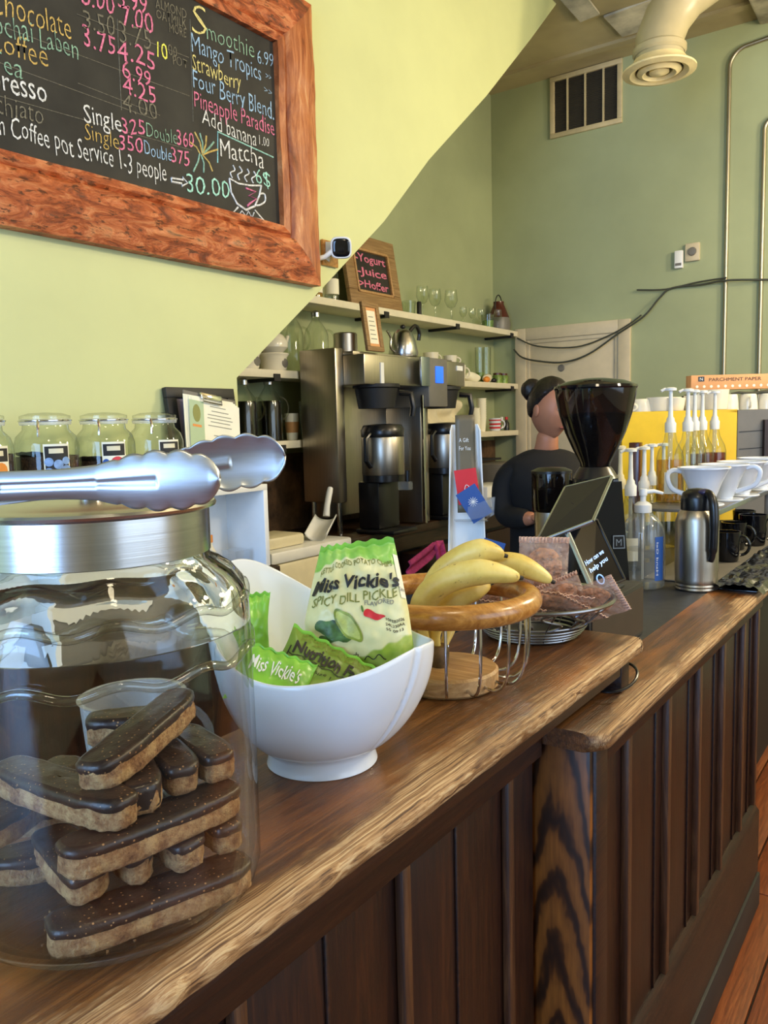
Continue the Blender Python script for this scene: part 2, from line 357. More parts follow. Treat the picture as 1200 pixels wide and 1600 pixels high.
# ---------------------------------------------------------------- mesh helpers
def worg(o):
    p = V((0, 0, 0))
    while o: p = p + o.location; o = o.parent
    return p
class G:
    def __init__(s): s.bm = bmesh.new(); s.uv = None
    def box(s, x0, x1, y0, y1, z0, z1, bev=0.0, mat=None):
        r = bmesh.ops.create_cube(s.bm, size=1.0)
        vs = r['verts']
        bmesh.ops.scale(s.bm, verts=vs, vec=(abs(x1 - x0), abs(y1 - y0), abs(z1 - z0)))
        bmesh.ops.translate(s.bm, verts=vs, vec=((x0 + x1) / 2, (y0 + y1) / 2, (z0 + z1) / 2))
        if bev:
            es = list({e for v in vs for e in v.link_edges})
            r2 = bmesh.ops.bevel(s.bm, geom=es, offset=bev, segments=2, affect='EDGES', profile=0.5)
            vs = list({v for f in r2['faces'] for v in f.verts} | {v for v in vs if v.is_valid})
        if mat is not None: bmesh.ops.transform(s.bm, matrix=mat, verts=vs)
        return s
    def lathe(s, prof, c=(0, 0, 0), seg=32, mat=None, cap=False):
        rings = []
        for r, z in prof:
            if r < 1e-5: rings.append([s.bm.verts.new((c[0], c[1], c[2] + z))])
            else: rings.append([s.bm.verts.new((c[0] + r * math.cos(2 * PI * i / seg), c[1] + r * math.sin(2 * PI * i / seg), c[2] + z)) for i in range(seg)])
        for a, b in zip(rings, rings[1:]):
            for i in range(seg):
                j = (i + 1) % seg
                if len(a) == 1 and len(b) == 1: continue
                if len(a) == 1: s.bm.faces.new((a[0], b[j], b[i]))
                elif len(b) == 1: s.bm.faces.new((a[i], a[j], b[0]))
                else: s.bm.faces.new((a[i], a[j], b[j], b[i]))
        vs = [v for r in rings for v in r]
        if cap:
            for r, fl in ((rings[0], True), (rings[-1], False)):
                if len(r) > 2: s.bm.faces.new(r[::-1] if fl else r)
        if mat is not None: bmesh.ops.transform(s.bm, matrix=mat, verts=vs)
        return s
    def tube(s, pts, r, seg=8, closed=False, cap=True, flat=1.0):
        pts = [V(p) for p in pts]; n = len(pts)
        rr = r if isinstance(r, (list, tuple)) else [r] * n
        rings = []; up = None
        for i in range(n):
            if closed: t = pts[(i + 1) % n] - pts[i - 1]
            else: t = pts[min(i + 1, n - 1)] - pts[max(i - 1, 0)]
            t.normalize()
            if up is None:
                a = V((0, 0, 1)) if abs(t.z) < 0.9 else V((1, 0, 0))
                up = (a - t * a.dot(t)).normalized()
            else:
                up = (up - t * up.dot(t))
                up = up.normalized() if up.length > 1e-6 else V((1, 0, 0))
            sd = t.cross(up)
            rings.append([s.bm.verts.new(pts[i] + (up * math.cos(2 * PI * k / seg) * flat + sd * math.sin(2 * PI * k / seg)) * rr[i]) for k in range(seg)])
        m_ = n if closed else n - 1
        for i in range(m_):
            a = rings[i]; b = rings[(i + 1) % n]
            for k in range(seg):
                j = (k + 1) % seg
                s.bm.faces.new((a[k], b[k], b[j], a[j]))
        if cap and not closed:
            s.bm.faces.new(rings[0]); s.bm.faces.new(rings[-1][::-1])
        return s
    def prism(s, poly, d, mat=None):
        """poly: 3D points of a face, d: extrusion vector"""
        d = V(d)
        a = [s.bm.verts.new(V(p)) for p in poly]; b = [s.bm.verts.new(V(p) + d) for p in poly]
        s.bm.faces.new(a[::-1]); s.bm.faces.new(b)
        n = len(a)
        for i in range(n): s.bm.faces.new((a[i], a[(i + 1) % n], b[(i + 1) % n], b[i]))
        if mat is not None: bmesh.ops.transform(s.bm, matrix=mat, verts=a + b)
        return s
    def grid(s, fn, nu, nv, cu=False, cv=False, uv=False):
        vs = [[s.bm.verts.new(fn(i / nu, j / nv)) for j in range(nv + (0 if cv else 1))] for i in range(nu + (0 if cu else 1))]
        if uv: s.uv = s.bm.loops.layers.uv.verify()
        for i in range(nu):
            for j in range(nv):
                i2 = (i + 1) % len(vs); j2 = (j + 1) % len(vs[0])
                f = s.bm.faces.new((vs[i][j], vs[i2][j], vs[i2][j2], vs[i][j2]))
                if uv:
                    for lp, (a, b) in zip(f.loops, ((i, j), (i + 1, j), (i + 1, j + 1), (i, j + 1))): lp[s.uv].uv = (a / nu, b / nv)
        return s
    def ball(s, c, r, sc=(1, 1, 1), u=16, v=10, fn=None):
        r_ = bmesh.ops.create_uvsphere(s.bm, u_segments=u, v_segments=v, radius=r)
        for x in r_['verts']:
            x.co = V((x.co.x * sc[0], x.co.y * sc[1], x.co.z * sc[2]))
            if fn: x.co = fn(x.co)
            x.co += V(c)
        return s
    def rough_up(s, amp, freq, seed=0):
        for v in s.bm.verts:
            n_ = noise.noise_vector(v.co * freq + V((seed, seed * 2.3, 0)))
            v.co += n_ * amp
        return s
    def ob(s, name, mat, parent=None, loc=(0, 0, 0), rot=(0, 0, 0), ang=40, fix=True, thick=0, w=0, base=None):
        if w: bmesh.ops.translate(s.bm, verts=s.bm.verts, vec=-worg(parent))
        if base is not None: bmesh.ops.translate(s.bm, verts=s.bm.verts, vec=-V(base)); loc = base
        if fix: bmesh.ops.recalc_face_normals(s.bm, faces=s.bm.faces)
        me = bpy.data.meshes.new(name); s.bm.to_mesh(me); s.bm.free()
        me.materials.append(mat)
        for p in me.polygons: p.use_smooth = True
        me.set_sharp_from_angle(angle=math.radians(ang))
        o = bpy.data.objects.new(name, me); COL.objects.link(o)
        o.location = loc; o.rotation_euler = rot
        if parent: o.parent = parent
        if thick:
            md = o.modifiers.new('thickness', 'SOLIDIFY'); md.thickness = thick; md.offset = 0
        return o

def tag(o, label, cat, group=None):
    o['label'] = label; o['category'] = cat
    if group: o['group'] = group
    return o
def root(name, label, cat, loc=(0, 0, 0), rot=(0, 0, 0), group=None):
    o = bpy.data.objects.new(name, None); COL.objects.link(o)
    o.empty_display_size = 0.05
    o.location = loc; o.rotation_euler = rot
    return tag(o, label, cat, group)
def struct(o): o['kind'] = 'structure'; return o
def box(name, mat, x0, x1, y0, y1, z0, z1, bev=0.0, parent=None, origin=(0, 0, 0)):
    ox, oy, oz = origin
    return G().box(x0 - ox, x1 - ox, y0 - oy, y1 - oy, z0 - oz, z1 - oz, bev).ob(name, mat, parent, loc=origin)
def copy_tree(o, parent=None):
    c = o.copy(); COL.objects.link(c); c.parent = parent
    for ch in list(o.children): copy_tree(ch, c)
    return c
def again(o, loc, label, rz=None, group=None, scale=None):
    c = copy_tree(o); c.location = loc; c['label'] = label
    if rz is not None: c.rotation_euler = (0, 0, rz)
    if group: c['group'] = group
    if scale: c.scale = (scale, scale, scale)
    return c

def text_mesh(body, bold=0.0, shear=0.0):
    cu = bpy.data.curves.new('lettering', 'FONT'); cu.body = body; cu.size = 1.0
    cu.offset = bold; cu.shear = shear; cu.resolution_u = 2
    o = bpy.data.objects.new('lettering', cu)
    me = bpy.data.meshes.new_from_object(o)
    bpy.data.objects.remove(o); bpy.data.curves.remove(cu)
    return me
def letter(body, fn, mat, parent, bold=0.0, shear=0.0, wob=0.0, name='lettering', w=1):
    """fn(s, t): s runs 0..1 over the text width, t is in cap heights -> 3D point (in the parent's space)"""
    me = text_mesh(body, bold, shear)
    xs = [v.co.x for v in me.vertices]
    if not xs: return
    og = worg(parent) if w else V((0, 0, 0)); x0, x1 = min(xs), max(xs); sd = random.random() * 50
    for v in me.vertices:
        x, y = v.co.x, v.co.y
        if wob:
            x += wob * 1.2 * noise.noise(V((x * 1.3 + sd, y * 1.5, 0.0)))
            y += wob * 1.6 * noise.noise(V((x * 1.3, y * 0.8, sd)))
        v.co = V(fn((x - x0) / (x1 - x0), y / 0.7)) - og
    me.materials.append(mat)
    o = bpy.data.objects.new(name, me); COL.objects.link(o); o.parent = parent
    return o
def flat_text(body, p0, p1, up, mat, parent, **k):
    p0 = V(p0); p1 = V(p1); up = V(up)
    return letter(body, lambda s, t: p0 + (p1 - p0) * s + up * t, mat, parent, **k)

# ================================================================ THE ROOM
FY, XL, XR, ZC = 5.2, -1.85, 3.2, 3.63
fl = struct(box('floor', M['floord'], -2.7, XR, -2.6, FY, -0.06, -0.012))
x = -1.06; k = 0; plank_meshes = {}
while x < 1.3:
    wd = 0.118
    for y0, y1 in ((-2.6, -0.4), (-0.4, 1.9 + 0.3 * (k % 3)), (1.9 + 0.3 * (k % 3), 4.1), (4.1, 5.2)):
        G().box(0, wd - 0.005, 0, y1 - y0 - 0.004, -0.012, 0.0, 0.002).ob('plank', M['floorw'], fl, loc=(x, y0, 0))
    x += wd; k += 1
struct(box('ceiling', M['ceiling'], -2.7, XR, -2.6, FY, ZC, ZC + 0.08))
# light green stair wall with its slanting edge
poly = [(-2.6, 0), (1.838, 0), (1.838, 1.577), (2.225, 1.864), (2.665, 2.2), (3.003, 2.51), (3.52, 2.918), (4.01, 3.342), (4.33, ZC), (-2.6, ZC)]
struct(G().prism([(XL, y, z) for y, z in poly], (-0.07, 0, 0)).ob('wall_left', M['wall_light']))
struct(box('wall_recess', M['wall_green'], -2.78, -2.7, 0.9, FY, 1.02, ZC))
bs = struct(box('trim_1', M['brownwall'], -2.72, -2.695, 1.5, FY, 0.0, 1.29))
struct(box('wall_recess_end', M['wall_green'], -2.7, -1.92, 1.2, 1.27, 0, ZC))
struct(box('wall_far', M['wall_green'], -2.78, XR, FY, FY + 0.1, -.06, ZC))
# window wall (right) and street wall (behind the viewer)
def wall_with_window(name, wname, axis, pos, a0, a1, w0, w1, z0, z1, t=0.1):
    g = G()
    def bx(p0, p1, q0, q1):
        if axis == 'x': g.box(pos, pos + t, p0, p1, q0, q1)
        else: g.box(p0, p1, pos - t, pos, q0, q1)
    bx(a0, w0, -.06, ZC); bx(w1, a1, -.06, ZC); bx(w0, w1, -.06, z0); bx(w0, w1, z1, ZC)
    struct(g.ob(name, M['wall_other']))
    g = G()
    for p0, p1, q0, q1 in ((w0, w1, z0, z0 + .06), (w0, w1, z1 - .06, z1), (w0, w0 + .06, z0, z1), (w1 - .06, w1, z0, z1), ((w0 + w1) / 2 - .03, (w0 + w1) / 2 + .03, z0, z1)):
        if axis == 'x': g.box(pos + .02, pos + .08, p0, p1, q0, q1)
        else: g.box(p0, p1, pos - .08, pos - .02, q0, q1)
    wf = struct(g.ob(wname, M['white']))
wall_with_window('wall_right', 'window_1', 'x', XR, -2.6, FY, -0.6, 3.2, 0.7, 3.0)
wall_with_window('wall_back', 'window_2', 'y', -2.6, -1.85, XR, -1.6, 0.7, 0.7, 3.0)

# door in the far wall
dr = root('door_1', 'x', 'x', (-2.12, FY - 0.001, 0)); dr['kind'] = 'structure'; del dr['label']; del dr['category']
g = G()
for x0, x1, z0, z1 in ((-2.52, -2.44, 0, 2.045), (-1.80, -1.722, 0, 2.045), (-2.44, -1.80, 1.965, 2.045)): g.box(x0, x1, FY - 0.03, FY, z0, z1, 0.004)
g.ob('door_frame', M['door'], dr, w=1)
g = G()
for x0, x1, z0, z1 in ((-2.44, -2.415, 0, 1.965), (-1.825, -1.80, 0, 1.965), (-2.415, -1.825, 1.94, 1.965)): g.box(x0, x1, FY - 0.02, FY, z0, z1, 0.003)
g.ob('door_stop', M['door'], dr, w=1)
G().box(-2.415, -1.825, FY - 0.012, FY, 0.01, 1.94, 0.002).ob('door_leaf', M['door'], dr, w=1)
pk = (-2.189,5.185,1.765)
G().lathe([(0, 0.006), (0.02, 0.005), (0.024, 0)], seg=16, mat=Matrix.Rotation(PI / 2, 4, 'X')).ob('peephole', M['greym'], dr, loc=(pk[0] + 2.12, -0.013, pk[2]))

# ---------------------------------------------------------------- ceiling duct, vent, wall fittings
v0, v1, z0, z1 = -2.262, -1.787, 3.245, 3.625
vr = root('wall_vent', 'cream louvred air vent high on the green wall with four dark panels', 'vent', ((v0 + v1) / 2, FY, z0))
g = G()
for a, b, c_, d_ in ((v0, v1, z0, z0 + .03), (v0, v1, z1 - .03, z1), (v0, v0 + .03, z0 + .03, z1 - .03), (v1 - .03, v1, z0 + .03, z1 - .03)): g.box(a, b, FY - .02, FY, c_, d_, .003)
g.ob('vent_frame', M['vent'], vr, w=1)
G().box(v0 + .02, v1 - .02, FY - .004, FY, z0 + .02, z1 - .02).ob('vent_backing', M['ventdark'], vr, w=1)
for i in range(1, 4):
    xm = v0 + (v1 - v0) * i / 4
    G().box(xm - .005, xm + .005, FY - .018, FY - .002, z0 + .03, z1 - .03).ob('vent_bar', M['vent'], vr, w=1)
g = G()
for i in range(30):
    zz = z0 + .035 + i * .0105
    g.box(v0 + .03, v1 - .03, FY - .012, FY - .004, zz, zz + .003)
lv = g.ob('louvre', M['ventdark'], vr, w=1); lv['kind'] = 'stuff'

def diffuser(c, path, r, label):
    t = root('ceiling_duct', label, 'air duct', c)
    rr = r
    G().lathe([(rr * .70, .05), (rr * .78, .03), (rr * 1.0, .004), (rr * 1.0, -.004), (rr * .8, -.012), (rr * .66, .0), (rr * .66, .03)], seg=40).ob('outer_ring', M['diff'], t)
    G().lathe([(rr * .58, .01), (rr * .6, -.004), (rr * .46, -.016), (rr * .36, -.004), (rr * .4, .02)], seg=40).ob('middle_ring', M['diff'], t)
    G().lathe([(rr * .28, .01), (rr * .27, -.008), (rr * .12, -.018), (0, -.02)], seg=32).ob('centre_cone', M['diff'], t)
    G().lathe([(0, .03), (rr * .64, .028)], seg=32).ob('dark_throat', M['ventdark'], t)
    G().tube([V(p) - V(c) for p in path], r * .66, 32, cap=False).ob('duct_pipe', M['duct'], t)
    G().lathe([(rr * .67, 0), (rr * .73, .01), (rr * .73, .03), (rr * .67, .04)], seg=32).ob('collar', M['duct'], t, loc=(0, 0, .07))
d0 = V((-1.215, 4.037, 3.03))
diffuser(d0, [d0 + V(p) for p in ((0, 0, .02), (0, .0, .14), (.03, .03, .24), (.10, .06, .33), (.24, .10, .41), (.6, .18, .45), (2.0, .4, .46))], 0.166, 'cream round air diffuser below a curving painted duct')
d1 = V((-1.059,4.843,3.651))
diffuser(d1, [d1 + V(p) for p in ((0, 0, .02), (0, 0, .10), (.08, .02, .16), (.4, .05, .17))], 0.14, 'second duct outlet cut off by the top edge, right of the round diffuser')
g = G()
for c_, sx, sy in (((-1.52, 4.75, ZC), .32, .3), ((-1.25, 4.4, ZC), .3, .25), ((-1.75, 4.3, ZC), .12, .5)):
    g.box(c_[0] - sx / 2, c_[0] + sx / 2, c_[1] - sy / 2, c_[1] + sy / 2, ZC - .012, ZC)
st = struct(g.rough_up(.02, 5).ob('trim_2', M['patch']))
struct(G().box(-2.6, -1.0, 4.94, 5.0, ZC - .02, ZC).ob('trim_3', M['ceiling']))
struct(G().box(-1.0, 3.1, 4.6, 5.19, ZC - .05, ZC, .02).rough_up(.02, 2.).ob('trim_4', M['patch']))

def arc(c, r, a0, a1, n, ax=(1, 0, 0), ay=(0, 0, 1)):
    return [V(c) + V(ax) * r * math.cos(a0 + (a1 - a0) * i / n) + V(ay) * r * math.sin(a0 + (a1 - a0) * i / n) for i in range(n + 1)]
yc = FY - .014
p = [V((-1.162, yc, 1.0)), V((-1.16, yc, 3.38))] + arc((-1.06, yc, 3.40), .10, PI, PI / 2, 8) + [V((-.9, yc, 3.515)), V((-.4, yc, 3.56))]
tag(G().tube(p, .0115, 10).ob('conduit', M['pipe'], base=(-1.162, yc, 1.0)), 'left metal conduit on the green wall, bending right near the ceiling', 'conduit')
p = [V((-.967, yc, 1.0)), V((-.967, yc, 3.0))] + arc((-.907, yc, 3.02), .06, PI, PI / 2, 8) + [V((-.5, yc, 3.09))]
tag(G().tube(p, .0115, 10).ob('conduit', M['pipe'], base=(-.967, yc, 1.0)), 'shorter metal conduit on the green wall at the right edge, bending lower', 'conduit')
th = (-1.352,5.2,2.399)
t = root('wall_thermostat', 'small square beige wall plate with a round dial', 'thermostat', (th[0], FY, th[2] - .05))
G().box(-.042, .042, -.022, 0, 0, .105, .004).ob('plate', M['door'], t)
G().lathe([(0, .012), (.022, .010), (.026, 0)], seg=20, mat=Matrix.Rotation(PI / 2, 4, 'X')).ob('dial', M['greym'], t, loc=(0, -.022, .055))
se = (-1.43,5.2,2.365)
t = root('door_sensor', 'slim white sensor box beside the square thermostat plate', 'sensor', (se[0], FY, se[2] - .05))
G().box(-.025, .025, -.03, 0, 0, .105, .006).ob('sensor_body', M['white'], t)
G().box(-.018, .018, -.032, -.03, .015, .03).ob('sensor_window', M['greym'], t)
def wall_cable(pts, r, label):
    pts = [V(q) for q in pts]
    o = G().tube(pts, r, 6).ob('cable', M['cable'], base=tuple(pts[0])); tag(o, label, 'cable', None)
def smooth_path(P_, n=6):
    P_ = [V(q) for q in P_]; out = []
    for i in range(len(P_) - 1):
        a = P_[max(i - 1, 0)]; b = P_[i]; c = P_[i + 1]; d = P_[min(i + 2, len(P_) - 1)]
        for k_ in range(n):
            t_ = k_ / n
            out.append(0.5 * ((2 * b) + (c - a) * t_ + (2 * a - 5 * b + 4 * c - d) * t_ ** 2 + (3 * b - a - 3 * c + d) * t_ ** 3))
    return out + [P_[-1]]
wall_cable(smooth_path([(-2.518,5.15,1.909), (-2.461,5.15,1.853), (-2.343,5.15,1.819), (-2.16,5.15,1.799), (-1.984,5.15,1.841), (-1.795,5.15,1.952), (-1.633,5.15,2.044), (-1.542,5.17,2.149), (-1.468,5.18,2.203), (-1.299,5.18,2.203), (-1.15,5.16,2.208), (-0.9127,5.18,2.186)]), .006, 'sagging dark cable from the shelf corner across the top of the door to the conduits')
wall_cable(smooth_path([(-2.498,5.16,1.985), (-2.347,5.16,1.918), (-2.075,5.16,1.893), (-1.861,5.16,1.946), (-1.716,5.16,2.013), (-1.652,5.17,2.059)]), .005, 'fainter upper cable draped over the beige door top')
wall_cable(smooth_path([(-1.684,5.18,2.216), (-1.507,5.18,2.2), (-1.318,5.18,2.22), (-1.151,5.16,2.223)]), .005, 'short straight cable on the green wall above the door corner')

# ================================================================ SHELVES UNDER THE STAIRS
def shelf(z, y0, y1, label, clips):
    t = root('wall_shelf', label, 'shelf', (-2.6, y0, z - .035))
    G().box(-2.70, -2.5, y0, y1, z - .035, z, .002).ob('shelf_board', M['shelf'], t, w=1)
    for yy in clips:
        g = G().box(-2.70, -2.497, yy - .012, yy + .012, z - .05, z - .035).box(-2.5, -2.494, yy - .02, yy + .02, z - .05, z - .018)
        g.ob('shelf_bracket', M['blackm'], t, w=1)
    return t
ZT, ZM, ZL = 2.03, 1.675, 1.358
shelf(ZT, 2.0, 5.19, 'highest white shelf under the stairs, carrying the small chalkboard and glasses', (3.6, 4.35, 5.08))
shelf(ZM, 1.9, 5.19, 'middle white shelf under the stairs, carrying mugs and white ceramics', (2.73, 4.35, 5.08))
shelf(ZL, 1.9, 5.19, 'lowest white shelf under the stairs, carrying the coffee bottles and paper cups', (2.75, 4.35))

# framed chalkboard leaning on the top shelf
t = root('small_chalkboard', 'small chalkboard with pink writing in a pine frame, on the top shelf', 'chalkboard', (-2.56, 3.6, ZT), rot=(0, math.radians(-9), 0))
yA, yB, hz = -.235, .235, .385
g = G(); fw_ = .085
for a, b, c_, d_ in ((yA, yB, 0, fw_), (yA, yB, hz - fw_, hz), (yA, yA + fw_, fw_, hz - fw_), (yB - fw_, yB, fw_, hz - fw_)): g.box(-.012, .014, a, b, c_, d_, .004)
g.ob('frame', M['framewood'], t)
g = G(); f2 = fw_ - .012
for a, b, c_, d_ in ((yA + f2, yB - f2, f2, f2 + .014), (yA + f2, yB - f2, hz - f2 - .014, hz - f2), (yA + f2, yA + f2 + .014, f2, hz - f2), (yB - f2 - .014, yB - f2, f2, hz - f2)): g.box(.0, .02, a, b, c_, d_, .003)
g.ob('inner_moulding', M['palewood'], t)
G().box(-.01, .004, yA + fw_, yB - fw_, fw_, hz - fw_).ob('slate', M['slate'], t)
for s_, zz in (('-Yogurt', .245), ('-Juice', .175), ('>Hoffer', .105)):
    flat_text(s_, (.006, yA + fw_ + .015, zz), (.006, yB - fw_ - .015, zz), (0, 0, .042), M['c_pink'], t, bold=.015, wob=.05, w=0)

# ---- small ware builders (local coordinates, base at z=0)
def cup_g(r0, r1, h, th=.004):
    return G().lathe([(0, 0), (r0 * .9, 0), (r0, .004), (r0 + (r1 - r0) * .5, h * .5), (r1, h), (r1 - th, h), (r0 + (r1 - r0) * .5 - th, h * .5), (r0 - th, .01), (0, .008)], seg=28)
def handle_pts(r, h0, h1, out, n=10, ang=0.0):
    cz = (h0 + h1) / 2; hh = (h1 - h0) / 2
    return [V((math.cos(ang) * (r + out * math.sin(PI * i / n)), math.sin(ang) * (r + out * math.sin(PI * i / n)), cz - hh * math.cos(PI * i / n))) for i in range(n + 1)]
def mug(name, label, cat, loc, r=.04, h=.09, mat='ceramic_c', ang=0.0, group=None, r0=None, flip=False, out=.028):
    t = root(name, label, cat, loc, group=group)
    if flip: t.rotation_euler = (PI, 0, ang); t.location = (loc[0], loc[1], loc[2] + h)
    cup_g(r0 or r * .85, r, h).ob('cup_body', M[mat], t)
    G().tube(handle_pts(r * .93, h * .2, h * .85, out, ang=0 if flip else ang), .005, 8).ob('handle', M[mat], t)
    return t
def jug_glass(label, loc, liquid=None, group=None, h=.30, r=.055):
    t = root('glass_bottle', label, 'bottle', loc, group=group)
    G().lathe([(0, 0), (r, .002), (r, h * .62), (r * .85, h * .72), (.02, h * .88), (.018, h * .94)], seg=28).ob('glass_body', M['glassg'], t)
    G().lathe([(0, 0), (.022, .0), (.022, .02), (.012, .03), (0, .034)], c=(0, 0, h * .93), seg=20).ob('stopper', M['steel'], t)
    G().tube(handle_pts(r * .9, h * .35, h * .72, .035, ang=.7), .005, 6).ob('handle', M['glassg'], t)
    if liquid: G().lathe([(0, .004), (r - .003, .004), (r - .003, h * .6), (r * .9, h * .66), (0, h * .66)], seg=28).ob('cold_coffee', M[liquid], t)
    return t
def sh(u, v, z, x=-2.6):
    pass
# top shelf: two bottles left of the chalkboard
def wine_bottle(label, loc, col, h=.28, r=.036):
    t = root('bottle', label, 'bottle', loc)
    G().lathe([(0, 0), (r, .002), (r, h * .6), (r * .8, h * .68), (.014, h * .8), (.013, h), (0, h)], seg=24).ob('glass_body', M[col], t)
    G().lathe([(r + .001, h * .18), (r + .001, h * .5)], seg=24).ob('paper_label', M['paper'], t)
    G().lathe([(.016, h * .9), (.016, h + .004), (0, h + .006)], seg=16).ob('cap', M['cream'], t)
    return t
wine_bottle('bottle with a pale label half hidden by the slanting wall edge', (-2.6, 3.14, ZT), 'amber', .2)
wine_bottle('bottle with green glass and a cream label just left of the small chalkboard', (-2.6, 3.27, ZT), 'glassg', .235)
# stemmed glasses upside down or upright
def wineglass(label, loc, h=.17, r=.038, group='glasses on the top shelf'):
    t = root('wine_glass', label, 'glass', loc, group=group)
    G().lathe([(0, 0), (.03, .002), (.004, .012), (.004, h * .45), (r * .6, h * .5), (r, h * .68), (r * .85, h), ], seg=24).ob('glass_bowl', M['glassg'], t)
    G().lathe([(0, .001), (.031, .001), (.031, .003), (0, .004)], seg=24).ob('foot', M['glassg'], t)
    return t
wg = wineglass('tall stemmed glass on the top shelf, first of the tall trio', (-2.6, 4.12, ZT), .19)
for (y_, s_, lb) in ((4.26, 1.0, 'tall stemmed glass on the top shelf, middle of the tall trio'), (4.45, 1.08, 'tallest stemmed glass on the top shelf, right of the tall trio'), (4.60, .62, 'short stemmed glass right after the tall trio'), (4.72, .64, 'short stemmed glass between two others on the top shelf'), (4.84, .68, 'short stemmed glass just left of the green-filled tumbler'), (5.0, .72, 'small stemmed glass in front of the brown jug')):
    again(wg, (-2.6 + (.04 if y_ > 4.9 else 0), y_, ZT), lb, scale=s_)
def tumbler(label, loc, r, h, fill=None, fz=.4, fm='greenliq', name='tumbler', cat='glass', group=None):
    t = root(name, label, cat, loc, group=group)
    G().lathe([(0, 0), (r * .85, 0), (r, h), (r * .93, h), (r * .8, .008), (0, .008)], seg=24).ob('glass_wall', M['glassg'], t)
    if fill: G().lathe([(0, .009), (r * .8, .009), (r * .86, h * fz), (0, h * fz)], seg=20).ob('contents', M[fm], t)
    return t
tumbler('empty low tumbler on the top shelf beside the chalkboard frame', (-2.6, 3.97, ZT), .042, .085)
o = G().lathe([(0, 0), (.014, 0), (.014, .085), (.010, .09), (0, .09)], seg=16).ob('spice_vial', M['blackm'], loc=(-2.58, 4.05, ZT)); tag(o, 'tiny dark vial standing among the glasses on the top shelf', 'vial')
tumbler('tumbler with green contents on the top shelf beside the brown jug', (-2.6, 4.93, ZT), .045, .10, 1, .6)
t = root('stoneware_jug', 'red-brown and grey jug with a wire loop handle, at the shelf end', 'jug', (-2.6, 5.09, ZT))
G().lathe([(0, 0), (.075, .002), (.08, .05), (.072, .09)], seg=28).ob('lower_body', M['greym'], t)
G().lathe([(.072, .09), (.05, .15), (.036, .18), (.036, .20), (.03, .20)], seg=28).ob('upper_body', M['brownjug'], t)
G().tube(arc((0, 0, .17), .05, -.3, PI + .3, 14, (0, 1, 0), (0, 0, 1.5)), .004, 6).ob('loop_handle', M['blackm'], t)

# middle shelf left: white ceramic warmers and teapots, two glass jugs
def warmer(label, loc, group=None):
    t = root('ceramic_warmer', label, 'warmer', loc)
    G().lathe([(.055, 0), (.06, .01), (.062, .06), (.072, .075), (.07, .08), (.058, .07), (.054, .005)], seg=28).ob('warmer_ring', M['ceramic_c'], t)
    G().lathe([(0, .004), (.02, .003), (.022, 0)], seg=20, mat=Matrix.Rotation(PI / 2, 4, 'Y')).ob('dark_opening', M['greym'], t, loc=(.058, .012, .035))
    return t
def teapot(label, loc):
    t = root('teapot', label, 'teapot', loc)
    G().lathe([(0, 0), (.04, .002), (.068, .03), (.07, .055), (.05, .085), (.03, .095), (.0, .1)], seg=28).ob('pot_body', M['ceramic_c'], t)
    G().lathe([(0, .0), (.012, .004), (.01, .014), (0, .018)], seg=14).ob('lid_knob', M['ceramic_c'], t, loc=(0, 0, .098))
    G().tube([(0, .06, .03), (0, .09, .06), (0, .105, .09)], [.014, .010, .008], 8).ob('spout', M['ceramic_c'], t)
    return t
for i, (y_, wl, tl) in enumerate(((2.62, 'white ceramic warmer on the middle shelf, nearest the slanting wall', 'small white teapot half hidden behind the slanting wall'), (2.80, 'white ceramic warmer with a round dark opening on the middle shelf', 'round white teapot sitting on the warmer with a dark opening'))):
    warmer(wl, (-2.58, y_, ZM)); teapot(tl, (-2.58, y_, ZM + .0765))
jug_glass('clear glass jug with a metal stopper, further back of the pair above the brewer panel', (-2.62, 2.98, ZM), None, None, .30, .055)
jug_glass('clear glass jug with a metal stopper, nearer the steel brewer panel', (-2.57, 3.10, ZM), None, None, .29, .06)
# lower shelf left
jug_glass('bottle full of cold black coffee beside the clipboard frame', (-2.58, 2.60, ZL), 'coffee', None, .27, .058)
jug_glass('second bottle of black coffee, right of the one at the wall edge', (-2.58, 2.76, ZL), 'coffee', None, .275, .058)
t = root('paper_cup', 'white paper cup with a kraft sleeve on the lowest shelf', 'cup', (-2.57, 2.90, ZL))
cup_g(.026, .034, .125, .002).ob('cup_wall', M['paper'], t)
G().lathe([(.0295, .035), (.0335, .085)], seg=24).ob('kraft_sleeve', M['kraft'], t)
t = root('tumbler_stack', 'stack of crumpled clear tumblers beside the sleeved paper cup', 'glasses', (-2.56, 2.985, ZL))
for i in range(5): G().lathe([(.022, 0), (.030, .11)], seg=20).ob('tumbler', M['clearpl'], t, loc=(0, 0, i * .018))
tumbler('tall clear pitcher on the lowest shelf beside the steel panel', (-2.58, 3.10, ZL), .055, .25, name='glass_pitcher', cat='pitcher')

# middle shelf right
mk = mug('coffee_mug', 'white cup lying low at the left end behind the brewer head', 'mug', (-2.6, 3.98, ZM), .05, .07, ang=.8)
again(mk, (-2.6, 4.10, ZM), 'white cup standing second from the brewer on the middle shelf')
mb = mug('coffee_mug', 'large white cup at the bottom of the cup pile on the middle shelf', 'mug', (-2.58, 4.22, ZM), .06, .09, ang=.9)
again(mb, (-2.60, 4.2, ZM + .092), 'large white cup resting on top of the cup pile on the middle shelf', scale=.8)
mug('coffee_mug', 'white mug lower one of the stacked pair, middle shelf', 'mug', (-2.56, 4.36, ZM), .042, .09, ang=.9)
mug('coffee_mug', 'white mug upper one of the stacked pair, middle shelf', 'mug', (-2.56, 4.36, ZM + .092), .042, .06, ang=.9)
mug('coffee_mug', 'pale grey mug with a dark handle, right of the stacked mugs', 'mug', (-2.57, 4.48, ZM), .045, .10, ang=.8)
